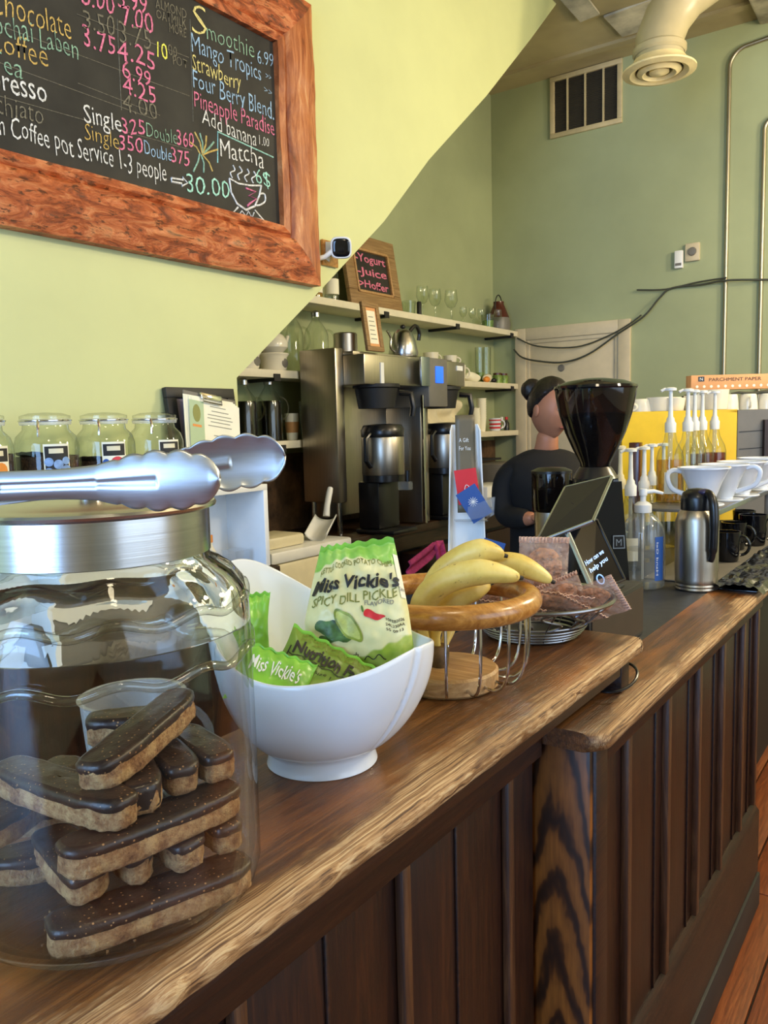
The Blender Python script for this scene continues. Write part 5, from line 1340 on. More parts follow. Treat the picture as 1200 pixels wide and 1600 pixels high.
# ================================================================ TONGS
T1 = V((-.385, .364, 1.3885)); dT = V((.813, .580, .012)).normalized()
tg = root('serving_tongs', 'stainless steel tongs with scalloped heads lying on the jar lid', 'tongs', tuple(T1 - dT * .255))
def arm(name, A, Bp, nrm, Lh=.078, hs=.0093, hm=.0185):
    A, Bp = V(A), V(Bp); d = (Bp - A); L_ = d.length; d.normalize()
    nrm = V(nrm).normalized(); up = nrm.cross(d).normalized()
    if up.z < 0: up = -up
    def f(s, q):
        x_ = s * L_; tt = 2 * q - 1
        hx = x_ - (L_ - Lh)
        if hx <= 0:
            hw = hs * (.8 + .2 * min(1, x_ / .1)); cv = .004
            k_ = max(0, 1 + hx / .03); hw += .0018 * k_ * k_; env_ = hw
        else:
            u_ = hx / Lh
            env = (hs + .0018) + (hm - hs - .0018) * min(1, u_ / .42) ** .8 if u_ < .42 else hm * math.sqrt(max(0, 1 - ((u_ - .42) / .58) ** 4))
            sc = 1 + (.15 * abs(math.sin(PI * (u_ * 5.0 + .1))) - .09 if u_ > .15 else 0)
            hw = env * sc; env_ = env; cv = .004 + .002 * math.sin(PI * min(1, u_ * 1.1))
        off = -cv * (1 - tt * tt)
        # pressed groove along the arm
        if .45 * L_ < x_ < L_ - Lh * .50: off += .0016 * math.exp(-(tt / (.26 if hx < 0 else .16)) ** 4)
        return A + d * x_ + up * (env_ * tt + (hw - env_) * math.copysign(abs(tt) ** 7, tt)) - nrm * off
    g = G(); g.grid(f, 260, 24)
    return g.ob(name, M['tong'], tg, thick=.0012, ang=50, w=1)
P0 = T1 - dT * .255
nF = V((.574, -.811, -.0))
arm('arm', P0, T1, nF)
T2 = V((-.386, .427, 1.3995))
arm('arm', P0 + V((-.004, .008, -.012)), T2, -nF)
G().tube([P0 + V((-.004, -.004, -.012)), P0 + V((-.008, .014, -.012))], .010, 16).ob('pivot', M['tong'], tg, w=1)

# ================================================================ WHITE BOWL WITH CRISP BAGS
BC = V((-.584, .690, BZ + .0005))
Rv, Fv = V((.817, .575, 0)), V((.574, -.811, 0))
bowl = root('white_bowl', 'white ceramic bowl with a swooping rim, holding crisp bags', 'bowl', tuple(BC))
def wrap_(a): return (a + PI) % (2 * PI) - PI
def rimz(a):
    return .130 + .090 * math.exp(-(wrap_(a + 2.55) / .95) ** 2) + .012 * math.exp(-(wrap_(a - .45) / .5) ** 2) - .010 * math.exp(-(wrap_(a - 1.9) / .6) ** 2)
def rimr(a): return .1215 + .010 * math.exp(-(wrap_(a - .2) / .35) ** 2) + .004 * math.exp(-(wrap_(a + 2.4) / .9) ** 2)
def bowlf(inside):
    def f(s, q):
        a = 2 * PI * s; zt_ = rimz(a); rt = rimr(a)
        if inside:
            k_ = q; z_ = .034 + (zt_ - .034) * k_; r_ = (rt - .004) * (k_ ** .42 if k_ > 0 else 0)
        else:
            if q < .12: kk = q / .12; z_ = kk * .020; r_ = .0635 - .002 * math.sin(PI * kk) + (-.001 if kk == 1 else 0)
            else:
                kk = (q - .12) / .88; z_ = .020 + (zt_ - .020) * kk
                r_ = .062 + (rt - .062) * math.sin(PI / 2 * min(1, kk * 1.02)) ** .62
                gr = 0
                for ac in (.52, 2.62, -1.58):
                    w1 = wrap_(a - ac - .25 * (1 - kk))
                    gr += -.0028 * math.exp(-(w1 / .022) ** 2) + .0012 * math.exp(-((w1 + .055) / .03) ** 2)
                r_ += gr * min(1, kk * 5)
        return Rv * (r_ * math.cos(a)) + Fv * (r_ * math.sin(a)) + V((0, 0, z_))
    return f
g = G(); g.grid(bowlf(False), 240, 34, cu=True); g.grid(bowlf(True), 240, 20, cu=True)
g.grid(lambda s, q: bowlf(False)(s, 1).lerp(bowlf(True)(s, 1), q) + V((0, 0, .0022 * math.sin(PI * q))), 240, 5, cu=True)
bmesh.ops.remove_doubles(g.bm, verts=g.bm.verts, dist=.0002)
g.ob('bowl_body', M['ceramic'], bowl, ang=60)

def bag(label, centre, right, up, W_, H_, depth, mat, seed, uvm=True, twist=0.0):
    right = V(right).normalized(); up = V(up).normalized(); nr = right.cross(up).normalized()   # towards viewer
    t = root('crisp_bag', label, 'crisp bag', centre)
    def f(s, q, side=1):
        x_ = (s - .5) * 2; y_ = q
        body_ = (max(0, 1 - abs(x_) ** 2.6)) ** .55 * max(0, math.sin(PI * min(1, max(0, (y_ - .03) / .92)))) ** .55
        wx = W_ / 2 * (1 - .10 * math.sin(PI * y_)) if mat != 'bagprint' else W_ / 2 * (1 - (.50 if x_ < 0 else .10) * max(0, (y_ - .45) / .55) ** 1.1)
        p_ = right * (x_ * wx) + up * ((y_ - .5) * H_ + .0015 * math.sin(x_ * 20 + seed)) + nr * (side * depth * body_)
        sc_ = p_ * 38 + V((seed, 0, 0))
        p_ += nr * (.0026 * noise.noise(sc_) + .0016 * noise.noise(sc_ * 2.7)) * (1 if side > 0 else .8) * (1 if .04 < y_ < .96 else .3)
        if y_ > .93: p_ += nr * .0006 * math.sin(y_ * 900)
        return p_
    g = G(); g.grid(lambda s, q: f(s, q, 1), 48, 64, uv=True); g.ob('bag_front', M[mat], t, ang=180)
    g = G(); g.grid(lambda s, q: f(s, q, -1), 30, 30, uv=True); g.ob('bag_back', M['chip_green'], t, ang=180)
    return t, f, nr
cb = V((-0.5648,0.7364,1.205))
rt_ = V(Rv) * .985 + V((0, 0, .11)); upv = V((0, 0, 1)) * .955 - Fv * .20 + Rv * .13
upv = (upv - rt_.normalized() * upv.dot(rt_.normalized()))
t, bf2, nr_ = bag('upright crisp bag with the cream spicy dill pickle front, leaning in the white bowl', tuple(cb), rt_, upv, .122, .160, .022, 'bagprint', 3.1)
def on_bag(f, nr, s0, s1, q0, h, curve=0.0, off=.0009, slope=0.0):
    return lambda s, k: f(s0 + (s1 - s0) * s, q0 + h * k - curve * (s - .5) ** 2 * 4 + slope * s, 1) + nr * off
def bt(s_, s0, s1, q0, h, m_, bold=0.0, curve=0.0, slope=0.0, shear=0.0, off=.0009): letter(s_, on_bag(bf2, nr_, s0, s1, q0, h, curve, off, slope), M[m_], t, bold=bold, shear=shear, w=0)
bt('KETTLE COOKED POTATO CHIPS', .10, .93, .835, .038, 'inkgreen', .01, .055)
bt("Miss Vickie's", .03, .97, .685, .095, 'ink', .03, .03, -.03, .25, .0024)
bt('SPICY DILL PICKLE', .05, .93, .575, .062, 'inkgreen', .01, 0, -.01, .15)
bt('FLAVORED', .60, .88, .530, .032, 'inkgrey', .02, 0, -.005, .1)
bt('made with', .16, .48, .17, .035, 'ink', 0, 0, .0, .3)
bt('CARE', .30, .48, .125, .035, 'ink', 0)
bt('10FEB2026', .78, .95, .40, .020, 'ink', .01, 0, -.02)
bt('24L230AA', .77, .95, .365, .020, 'ink', .01, 0, -.02)
bt('55 09:13', .77, .93, .33, .020, 'ink', .01, 0, -.02)
def blob(cs, cq, rs_, rq, ang, m_, off, nm='print', n_=26, taper=0):
    g = G(); c_ = g.bm.verts.new(bf2(cs, cq, 1) + nr_ * off); vs_ = []
    for i in range(n_):
        a = 2 * PI * i / n_; x_ = rs_ * math.cos(a); y_ = rq * math.sin(a) * (1 - taper * math.cos(a))
        vs_.append((x_ * math.cos(ang) - y_ * math.sin(ang), x_ * math.sin(ang) + y_ * math.cos(ang)))
    prev = None
    for kk in (.25, .5, .75, 1):
        ring_ = [g.bm.verts.new(bf2(cs + x_ * kk, cq + y_ * .76 * kk, 1) + nr_ * off) for x_, y_ in vs_]
        for i in range(n_):
            j = (i + 1) % n_
            if prev is None: g.bm.faces.new((c_, ring_[i], ring_[j]))
            else: g.bm.faces.new((prev[i], ring_[i], ring_[j], prev[j]))
        prev = ring_
    g.ob(nm, M[m_], t)
blob(.25, .405, .15, .075, -.25, 'pickled', .0009, 'pickle_print')
blob(.30, .33, .17, .035, -.1, 'pickled', .0010, 'dill_print')
blob(.42, .41, .19, .082, -1.0, 'pickle', .0013, 'pickle_print')
blob(.42, .41, .165, .060, -1.0, 'pickleL', .0016, 'pickle_flesh_print')
blob(.68, .455, .105, .035, -.35, 'cardred', .0013, 'pepper_print', taper=.6)
blob(.575, .515, .035, .010, 1.7, 'pickled', .0012, 'pepper_stalk_print')
# swirl beside CARE
G().tube([bf2(.53 + .20 * k_ / 20, .16 + .022 * math.sin(k_ * .55), 1) + nr_ * .0012 for k_ in range(21)], .0006, 5).ob('swirl_print', M['ink'], t)
# nutrition strip side on the right edge of the same bag
G().grid(lambda s, q: bf2(.955 + .045 * s, .55 + .32 * q, 1) + nr_ * .0012, 4, 14).ob('side_label', M['paper'], t)
letter('Calories', lambda s, k: bf2(.958 + .04 * s, .60 + .03 * k, 1) + nr_ * .0018, M['ink'], t, w=0)
# green bag lying in front with the nutrition panel
c2 = V((-0.5618,0.6708,1.14))
t2, f2_, n2_ = bag('green crisp bag with a nutrition panel, lying in front of the cream bag', tuple(c2), Rv * .86 - V((0, 0, .50)), V((0, 0, .62)) + Rv * .45 - Fv * .55, .125, .085, .012, 'olive', 8.3)
letter('Nutrition Facts', lambda s, k: f2_(.08 + .80 * s, .64 + .17 * k, 1) + n2_ * .0018, M['ink'], t2, bold=.03, w=0)
for i in range(3): letter(('LESS SALT SIMPLE INGREDIENTS', 'NO ARTIFICIAL FLAVORS', 'Serving size 1 package')[i], lambda s, k, i=i: f2_(.12 + .7 * s, (.90, .83, .50)[i] + .045 * k, 1) + n2_ * .001, M['inkgreen' if i < 2 else 'ink'], t2, w=0)
G().grid(lambda s, q: f2_(.05 + .90 * s, .60 + .012 * q, 1) + n2_ * .001, 20, 1).ob('black_rule', M['ink'], t2)
G().grid(lambda s, q: f2_(.04 + .012 * s, .20 + .50 * q, 1) + n2_ * .001, 1, 12).ob('black_rule', M['ink'], t2)
c3_ = V((-0.5922,0.6197,1.15))
t3, f3_, n3_ = bag('lime green crisp bag with white script, lowest at the front rim of the bowl', tuple(c3_), Rv * .93 - V((0, 0, .36)), V((0, 0, .75)) + Rv * .2 - Fv * .5, .090, .066, .010, 'chip_green', 5.7)
letter("Miss Vickie's", lambda s, k: f3_(.16 + .70 * s, .56 + .24 * k, 1) + n3_ * .001, M['white'], t3, shear=.3, bold=.01, w=0)
c4_ = V((-0.6733,0.6631,1.185))
t4, f4_, n4_ = bag('green crisp bag at the left side of the bowl, seen through the jar', tuple(c4_), Rv * .9 - Fv * .3, V((0, 0, .9)) - Fv * .2, .062, .085, .012, 'chip_green', 11.2)

# ================================================================ BANANA BASKET
bk = root('banana_basket', 'round fruit basket with a wooden ring, wire ribs and a wooden base', 'basket', (-.597, .993, BZ + .0005))
G().lathe([(0, 0), (.070, 0), (.0745, .004), (.0745, .024), (.071, .0275), (0, .028)], seg=56).ob('wooden_base', M['palewood'], bk)
RZ = 1.167 - BZ
G().tube([(.121 * math.cos(a), .121 * math.sin(a), RZ) for a in [2 * PI * i / 72 for i in range(72)]], .0165, 20, closed=True).ob('wooden_ring', M['bamboo'], bk)
for k_ in range(16):
    a = 2 * PI * (k_ + .35) / 16
    P_ = [(.119, RZ - .014), (.119, .075), (.117, .045), (.110, .024), (.098, .013), (.085, .011), (.072, .013)]
    G().tube(smooth_path([(r_ * math.cos(a), r_ * math.sin(a), z_) for r_, z_ in P_], 4), .0022, 8).ob('wire_rib', M['chrome'], bk)
# bananas: one bunch, stems down inside the basket
crown = V((-0.6081,0.9859,1.087))
bn = root('banana_bunch', 'bunch of ripe bananas hanging over the wooden ring of the fruit basket', 'bananas', tuple(crown))
def banana(pts, R_, gr=False, k=14):
    path = smooth_path(pts, k); n_ = len(path)
    rad = []
    for i in range(n_):
        u_ = i / (n_ - 1)
        r_ = R_ * min(1, .34 + 1.9 * max(0, u_ - .10)) if u_ < .45 else R_ * min(1, (max(0, 1 - u_) / .24) ** .6 + .16) if u_ > .76 else R_
        rad.append(max(.0035, r_))
    g = G(); pn = 12; rings = []; up = None
    for i in range(n_):
        t_ = (path[min(i + 1, n_ - 1)] - path[max(i - 1, 0)]).normalized()
        if up is None: up = (V((0, 0, 1)) - t_ * t_.z).normalized()
        else: up = (up - t_ * up.dot(t_)).normalized()
        sd = t_.cross(up)
        rings.append([g.bm.verts.new(path[i] + (up * math.cos(2 * PI * j / 20) + sd * math.sin(2 * PI * j / 20)) * rad[i] * (1 + .045 * math.cos(5 * 2 * PI * j / 20))) for j in range(20)])
    for i in range(n_ - 1):
        for j in range(20): g.bm.faces.new((rings[i][j], rings[i][(j + 1) % 20], rings[i + 1][(j + 1) % 20], rings[i + 1][j]))
    g.bm.faces.new(rings[0][::-1]); g.bm.faces.new(rings[-1])
    b_ = g.ob('banana', M['banana'], bn, w=1, ang=80)
    e = path[-1]; d_ = (path[-1] - path[-3]).normalized()
    g = G().tube([e - d_ * .006, e - d_ * .001, e + d_ * .006], [rad[-2] * 1.03, rad[-1] * 1.05, rad[-1] * .8], 14); g.ob('black_tip', M['btip'], b_, w=1)
    return b_
banana([(-0.6079,0.9855,1.083), (-0.6161,0.9643,1.106), (-0.6162,0.9506,1.143), (-0.5986,0.9496,1.182), (-0.5688,0.9614,1.205), (-0.5305,0.9836,1.214), (-0.4939,1.02,1.203)], .0182)
banana([(-0.612,0.9886,1.082), (-0.6293,0.9925,1.111), (-0.6363,1.005,1.152), (-0.6159,1.013,1.197), (-0.5872,1.025,1.222), (-0.5599,1.039,1.232), (-0.5376,1.06,1.225)], .0185)
banana([(-0.6074,0.9918,1.082), (-0.6096,1.018,1.108), (-0.6068,1.037,1.143), (-0.5881,1.056,1.186), (-0.5576,1.074,1.206), (-0.5241,1.092,1.204), (-0.4874,1.115,1.182)], .0180)
banana([(-0.6057,0.9873,1.085), (-0.6097,0.9824,1.116), (-0.6007,0.9864,1.145), (-0.5824,0.9959,1.166), (-0.5633,1.011,1.178), (-0.5458,1.031,1.187)], .0160)
G().tube([crown + V((0, 0, .012)), crown, crown - V((-.004, .002, .016)), crown - V((-.006, .003, .024))], [.015, .017, .014, .010], 12).rough_up(.001, 90).ob('stem_crown', M['bstem'], bn, w=1)

# ================================================================ WIRE BASKET OF WRAPPED COOKIES
KC = V((-.612, 1.315, BZ + .0005))
wb = root('wire_basket', 'grey wire basket full of wrapped cookies on the far end of the raised bar', 'basket', tuple(KC))
def ring(r_, z_, w_, n_=56): return G().tube([(r_ * math.cos(a), r_ * math.sin(a), z_) for a in [2 * PI * i / n_ for i in range(n_)]], w_, 8, closed=True)
for i, (r_, z_) in enumerate(((.080, .003), (.086, .009), (.091, .015), (.095, .021), (.098, .028))): ring(r_, z_, .0022).ob('base_hoop', M['wire'], wb)
ring(.142, .068, .0036, 72).ob('rim_hoop', M['wire'], wb)
for k_ in range(14):
    a = 2 * PI * k_ / 14
    pts = []
    for i in range(15):
        u_ = i / 14; rr = .099 + .041 * u_; zz = .028 + .038 * u_
        aa = a + .17 * math.sin(u_ * 2 * PI) + .05
        pts.append((rr * math.cos(aa), rr * math.sin(aa), zz))
    G().tube(pts, .0019, 6).ob('scroll_wire', M['wire'], wb)
    G().tube([(.080 * math.cos(a), .080 * math.sin(a), .003), (.099 * math.cos(a), .099 * math.sin(a), .028), (.141 * math.cos(a + .05), .141 * math.sin(a + .05), .068)], .0015, 6).ob('upright_wire', M['wire'], wb)
G().lathe([(0, .0), (.079, .001)], seg=40).ob('base_mesh', M['wire'], wb)
def cookie_pack(label, loc, rot, s_=1.0, cookies=1, W_=.09, H_=.11):
    t = root('wrapped_cookie', label, 'wrapped cookie', loc, rot, group='wrapped cookies in the wire basket')
    sd_ = random.random() * 30
    def f(s, q, side):
        x_ = (s - .5) * 2; y_ = q
        bd_ = max(0, 1 - abs(x_) ** 3) ** .6 * max(0, math.sin(PI * min(1, max(0, (y_ - .08) / .84)))) ** .6
        p_ = V((x_ * W_ / 2, side * .012 * bd_, (y_ - .5) * H_))
        p_.y += .004 * noise.noise(V((x_ * 3 + sd_, y_ * 5, side))) + .002 * noise.noise(V((x_ * 9 + sd_, y_ * 12, side)))
        return p_
    g = G(); g.grid(lambda s, q: f(s, q, 1), 18, 24); g.grid(lambda s, q: f(s, q, -1), 18, 24)
    g.ob('clear_film', M['film'], t, ang=180)
    for q0 in (-.5, .5 - .10):
        G().grid(lambda s, q: V(((s - .5) * W_ * 1.01, .0015 * math.sin(s * 90) + .001, (q0 + .10 * q) * H_)), 60, 2).ob('film_seal', M['filmseal'], t, thick=.001)
    g = G().ball((0, 0, -.002), 1, (W_ * .38, .008, H_ * .34), 22, 12).rough_up(.0022, 90, sd_); g.ob('cookie', M['cookie'], t)
    return t
cookie_pack('wrapped oat cookie standing upright with a crimped pink seal, tallest in the wire basket', (-0.6169,1.376,1.153), (.12, .03, .52))
cookie_pack('wrapped cookie lying across the front of the wire basket', (-0.5733,1.302,1.105), (.95, .15, .55), W_=.14, H_=.075)
cookie_pack('wrapped cookie leaning at the right side with its corner sticking up', (-0.5272,1.395,1.092), (.6, 1.05, .45), W_=.07, H_=.12)
cookie_pack('wrapped cookie tilted behind the front packs, right of the upright one', (-0.5731,1.364,1.105), (.7, -.4, .5), W_=.075, H_=.10)
cookie_pack('wrapped cookie at the left side of the wire basket, behind the bananas', (-0.6786,1.288,1.097), (.8, -.2, .2))
cookie_pack('wrapped cookie low in the wire basket under the front one', (-0.6254,1.276,1.088), (1.1, .1, .2), W_=.12, H_=.08)
cookie_pack('wrapped cookie low at the right of the wire basket', (-0.5475,1.331,1.093), (1.3, .5, .9), W_=.11, H_=.08)
cookie_pack('wrapped cookie whose corner shows beside the card stand', (-0.6633,1.341,1.13), (.5, .5, .3), W_=.075, H_=.09)

# ================================================================ SERVICE POINT
pb = root('black_platform', 'low black platform box carrying the screens and grinder, behind the bar end', 'platform', (-.75, 1.55, CZ))
G().box(-.96, -.545, 1.42, 1.735, CZ, 1.068, .003).ob('box_body', M['blackm'], pb, w=1)
G().box(-.5448, -.5435, 1.43, 1.73, CZ + .008, 1.058).ob('side_face', plain('brown_black_panel', (58, 46, 38), .5), pb, w=1)

# card display stand
st = root('gift_card_stand', 'white acrylic display stand with card pockets, left of the grinder', 'display stand', (-.991, 1.755, CZ + .0005))
S0 = V((-.991, 1.755, 0))
def S(r_, f_, z_): return S0 + Rv * r_ + Fv * f_ + V((0, 0, z_))
g = G()
g.prism([S(-.042, -.012, CZ + .001), S(.042, -.012, CZ + .001), S(.030, -.012, 1.415), S(-.030, -.012, 1.415)], -Fv * .004); g.ob('back_plate', M['white'], st, w=1)
G().prism([S(-.042, -.012, CZ + .001), S(-.030, -.012, 1.415), S(-.036, .010, 1.40), S(-.050, .012, CZ + .001)], -Rv * .003).ob('side_flange', M['white'], st, w=1)
G().prism([S(.042, -.012, CZ + .001), S(.030, -.012, 1.415), S(.034, .006, 1.40), S(.048, .008, CZ + .001)], Rv * .003).ob('side_flange', M['white'], st, w=1)
G().grid(lambda s, q: S(-.024 + .048 * s, -.008 + .030 * (1 - q) ** 2, 1.20 + .238 * q), 4, 14).ob('taupe_insert', M['taupe'], st, w=1, thick=.001)
flat_text('A Gift', S(-.016, .001, 1.372), S(.008, .001, 1.372), V((0, 0, .010)), M['white'], st)
flat_text('For You', S(-.016, .003, 1.352), S(.012, .003, 1.352), V((0, 0, .010)), M['white'], st)
def pocket(z_, nm):
    g = G()
    g.prism([S(-.03, .028, z_), S(.05, .028, z_), S(.05, -.01, z_), S(-.03, -.01, z_)], V((0, 0, .002)))
    g.prism([S(-.005, .06, z_ + .006), S(.060, .052, z_ + .018), S(.062, .060, z_ + .062), S(-.003, .066, z_ + .040)], Fv * .0015)
    g.prism([S(.050, -.008, z_), S(.060, .052, z_ + .018), S(.062, .060, z_ + .062), S(.052, -.008, z_ + .055)], Rv * .0015)
    g.ob('clear_pocket', M['clearpl'], st, w=1)
pocket(1.178, 1); pocket(1.045, 2)
def card(label, c_, mt, tilt, rotz, deco):
    t = root('gift_card', label, 'gift card', c_, (tilt[0], tilt[1], rotz))
    G().box(-.027, .027, -.0006, .0006, 0, .085, 0).ob('card_face', M[mt], t)
    if deco: G().tube(smooth_path([(-.012, -.001, .02), (-.004, -.001, .045), (.004, -.001, .04), (-.002, -.001, .024), (.014, -.001, .022)]), .0008, 5).ob('white_scribble', M['white'], t)
    else:
        g = G()
        for k_ in range(6):
            a = PI * k_ / 6; g.tube([(-.012 * math.cos(a), -.001, .048 - .012 * math.sin(a)), (.012 * math.cos(a), -.001, .048 + .012 * math.sin(a))], .0007, 5)
        g.ob('snowflake_print', M['white'], t)
rz_ = math.atan2(Rv.y, Rv.x)
card('red gift card standing behind the blue one in the upper pocket', tuple(S(.006, .022, 1.222)), 'cardred', (-.1, -.12, 0), rz_, 1)
card('blue gift card with a white snowflake, slanting in the upper pocket', tuple(S(.036, .040, 1.188)), 'cardblue', (.15, -.55, 0), rz_, 0)
card('blue card in the lower pocket, just above the bananas', tuple(S(.040, .030, 1.05)), 'cardblue', (.1, .3, 0), rz_, 0)

# cashier tablet and customer display
def slab(name, TL, TR, BR_, BL_, th_, mat, parent):
    TL, TR, BR_, BL_ = V(TL), V(TR), V(BR_), V(BL_); nn = (TR - TL).cross(BL_ - TL).normalized()
    return G().prism([TL, TR, BR_, BL_], nn * th_).ob(name, M[mat], parent, w=1), nn
tb = root('cashier_tablet', 'thin silver-edged tablet tilted on its stand in front of the grinder', 'tablet', (-.66, 1.62, 1.0685))
TL, TR, BR_, BL_ = V((-0.7081,1.697,1.273)), V((-0.6048,1.7,1.299)), V((-0.5981,1.571,1.218)), V((-0.6965,1.52,1.175))
o, nn = slab('tablet_back', TL, TR, BR_, BL_, .007, 'blackm', tb)
def edge(a, b, r_, parent, m_='silver', nm='silver_edge'): G().tube([a, b], r_, 8).ob(nm, M[m_], parent, w=1)
h_ = nn * .0035
edge(TL + h_, BL_ + h_, .0045, tb); edge(TL + h_, TR + h_, .0045, tb); edge(TR + h_, BR_ + h_, .004, tb); edge(BL_ + h_, BR_ + h_, .004, tb)
mid = (TL + BR_) / 2 + nn * .004
G().tube([mid, V((-.70, 1.64, 1.12)), V((-.70, 1.63, 1.075))], [.014, .016, .02], 12).ob('stand_neck', M['blackp'], tb, w=1)
G().box(-.76, -.63, 1.57, 1.70, 1.0687, 1.078, .003).ob('stand_foot', M['blackp'], tb, w=1)
cd = root('customer_display', 'small dark customer screen leaning below the tablet, with blue-white writing', 'screen', (-.60, 1.60, 1.0685))
TL2, TR2, BR2, BL2 = V((-0.6484,1.557,1.199)), V((-0.6123,1.634,1.211)), V((-0.5443,1.611,1.094)), V((-0.5767,1.519,1.082))
n2 = (TR2 - TL2).cross(BL2 - TL2).normalized()
if n2.dot(V((0, 0, 1.42)) - TL2) < 0: n2 = -n2          # the screen faces the customers
G().prism([TL2, TR2, BR2, BL2], -n2 * .008).ob('display_screen', M['screen'], cd, w=1)
edge(TL2, BL2, .0055, cd); edge(TL2, TR2, .003, cd, 'blackp', 'black_edge'); edge(BL2, BR2, .003, cd, 'blackp', 'black_edge'); edge(TR2, BR2, .003, cd, 'blackp', 'black_edge')
ex = (TR2 - TL2); ey = (BL2 - TL2)
def scr(x_, y_): return TL2 + ex * x_ + ey * y_ + n2 * .0012
upd = -ey.normalized() * .010
flat_text('How can we', scr(.12, .62), scr(.78, .52), upd, M['glow'], cd, bold=.02)
flat_text('help you', scr(.16, .74), scr(.80, .64), upd, M['glow'], cd, bold=.02)
G().tube([scr(.35 + .10 * math.cos(a), .87 + .07 * math.sin(a)) for a in [2 * PI * i / 14 for i in range(14)]], .0014, 5, closed=True).ob('cup_icon', M['glow'], cd, w=1)
G().box(-.64, -.56, 1.56, 1.66, 1.0687, 1.074, .002).ob('display_foot', M['blackp'], cd, w=1)
# ---------------------------------------------------------------- big grinder
GC = V((-0.7848,2.084,1.344)); GC = V((GC.x, GC.y, CZ))
gr = root('coffee_grinder', 'big coffee grinder with a smoked bulging hopper and black body', 'grinder', tuple(GC))
hz0 = 1.285 - CZ
G().lathe([(.036, hz0), (.04, hz0 + .02), (.058, hz0 + .055), (.078, hz0 + .10), (.094, hz0 + .15), (.103, hz0 + .195), (.105, hz0 + .215)], seg=56).ob('hopper', M['hopper'], gr)
G().lathe([(.106, hz0 + .212), (.108, hz0 + .216), (.106, hz0 + .222), (.075, hz0 + .234), (.03, hz0 + .241), (0, hz0 + .242)], seg=56).ob('hopper_lid', M['blackg'], gr)
G().lathe([(0, hz0 + .01), (.036, hz0 + .012), (.055, hz0 + .055), (.074, hz0 + .10), (.088, hz0 + .142), (.06, hz0 + .150), (0, hz0 + .155)], seg=40).ob('coffee_beans', M['beans'], gr)
G().lathe([(.055, hz0 - .04), (.06, hz0 - .02), (.045, hz0 + .004), (.04, hz0 + .01)], seg=40).ob('collar', M['blackp'], gr)
def GP(r_, f_, z_): return Rv * r_ + Fv * f_ + V((0, 0, z_))
g = G().prism([GP(-.075, -.07, .001), GP(.082, -.07, .001), GP(.082, .09, .001), GP(-.075, .09, .001)], (0, 0, .03)); g.ob('grinder_base', M['blackp'], gr)
g = G()
a_ = [GP(-.062, -.07, .03), GP(.078, -.07, .03), GP(.078, .06, .03), GP(-.062, .06, .03)]; b_ = [GP(-.055, -.07, hz0 - .02), GP(.056, -.07, hz0 - .02), GP(.056, .055, hz0 - .02), GP(-.055, .055, hz0 - .02)]
va = [g.bm.verts.new(p_) for p_ in a_]; vb = [g.bm.verts.new(p_) for p_ in b_]
g.bm.faces.new(va[::-1]); g.bm.faces.new(vb)
for i in range(4): g.bm.faces.new((va[i], va[(i + 1) % 4], vb[(i + 1) % 4], vb[i]))
bmesh.ops.bevel(g.bm, geom=list(g.bm.edges), offset=.008, segments=2, affect='EDGES'); g.ob('grinder_body', M['blackg'], gr)
G().prism([GP(.030, .0615, .13), GP(.062, .0615, .13), GP(.060, .0615, .165), GP(.030, .0615, .165)], Fv * .002).ob('badge_rim', M['silver'], gr)
G().prism([GP(.033, .0636, .133), GP(.059, .0636, .133), GP(.057, .0636, .162), GP(.033, .0636, .162)], Fv * .001).ob('badge', M['blackp'], gr)
letter('M', lambda s, k: GP(.038 + .014 * s, .065, .138 + .018 * k), M['silver'], gr, w=0)
G().tube([GP(-.02, .06, .16), GP(-.02, .10, .14), GP(-.02, .11, .10)], [.018, .016, .012], 12).ob('chute', M['blackp'], gr)

# small doser grinder left of it
DC = V((-0.9532,2.186,1.156)); DC = V((DC.x, DC.y, CZ + .001))
dg_ = root('small_grinder', 'smaller grinder with a round smoked bin and silver body, behind the tablet', 'grinder', tuple(DC))
G().lathe([(.052, .205), (.056, .21), (.057, .315), (.056, .32)], seg=40).ob('round_bin', M['hopper'], dg_)
G().lathe([(.058, .315), (.058, .322), (.04, .330), (0, .333)], seg=40).ob('bin_lid', M['blackp'], dg_)
G().lathe([(0, .215), (.05, .215), (.052, .27), (0, .275)], seg=30).ob('coffee_beans', M['beans'], dg_)
G().lathe([(0, 0), (.055, 0), (.055, .02), (.046, .03), (.05, .205), (0, .205)], seg=40).ob('silver_body', M['steelv'], dg_)
t = root('milk_pitcher', 'small black cup at the woman\'s hand behind the tablet', 'cup', (-1.075, 2.40, CZ + .0))
cup_g(.040, .046, .095).ob('cup_body', M['blackg'], t); G().tube(handle_pts(.043, .02, .08, .028, ang=1.0), .005, 8).ob('handle', M['blackp'], t)

# ---------------------------------------------------------------- pump bottle and flask
pbt = root('sanitizer_bottle', 'clear pump bottle with a white pump and blue label, in front of the syrups', 'bottle', (-.705, 2.235, CZ + .0005))
G().lathe([(0, 0), (.054, .0), (.0595, .006), (.0605, .02), (.0605, .135), (.057, .16), (.045, .185), (.026, .203), (.021, .207), (.021, .215)], seg=48).ob('bottle_body', M['clearpl'], pbt)
G().lathe([(0, .003), (.052, .003), (.057, .01), (.057, .105), (0, .106)], seg=40).ob('clear_liquid', M['glass'], pbt)
G().lathe([(.023, .207), (.0235, .209), (.0235, .228), (.014, .236), (.008, .238), (.008, .252), (.011, .254), (.011, .268), (.010, .272), (0, .273)], seg=32).ob('pump_head', M['white'], pbt)
sp_ = Rv
G().tube([V((0, 0, .263)), Rv * .03 + V((0, 0, .265)), Rv * .055 + V((0, 0, .258))], [.007, .0055, .004], 10).ob('pump_spout', M['white'], pbt)
G().tube([(0, 0, .02), (0, 0, .21)], .0035, 8).ob('dip_tube', M['white'], pbt)
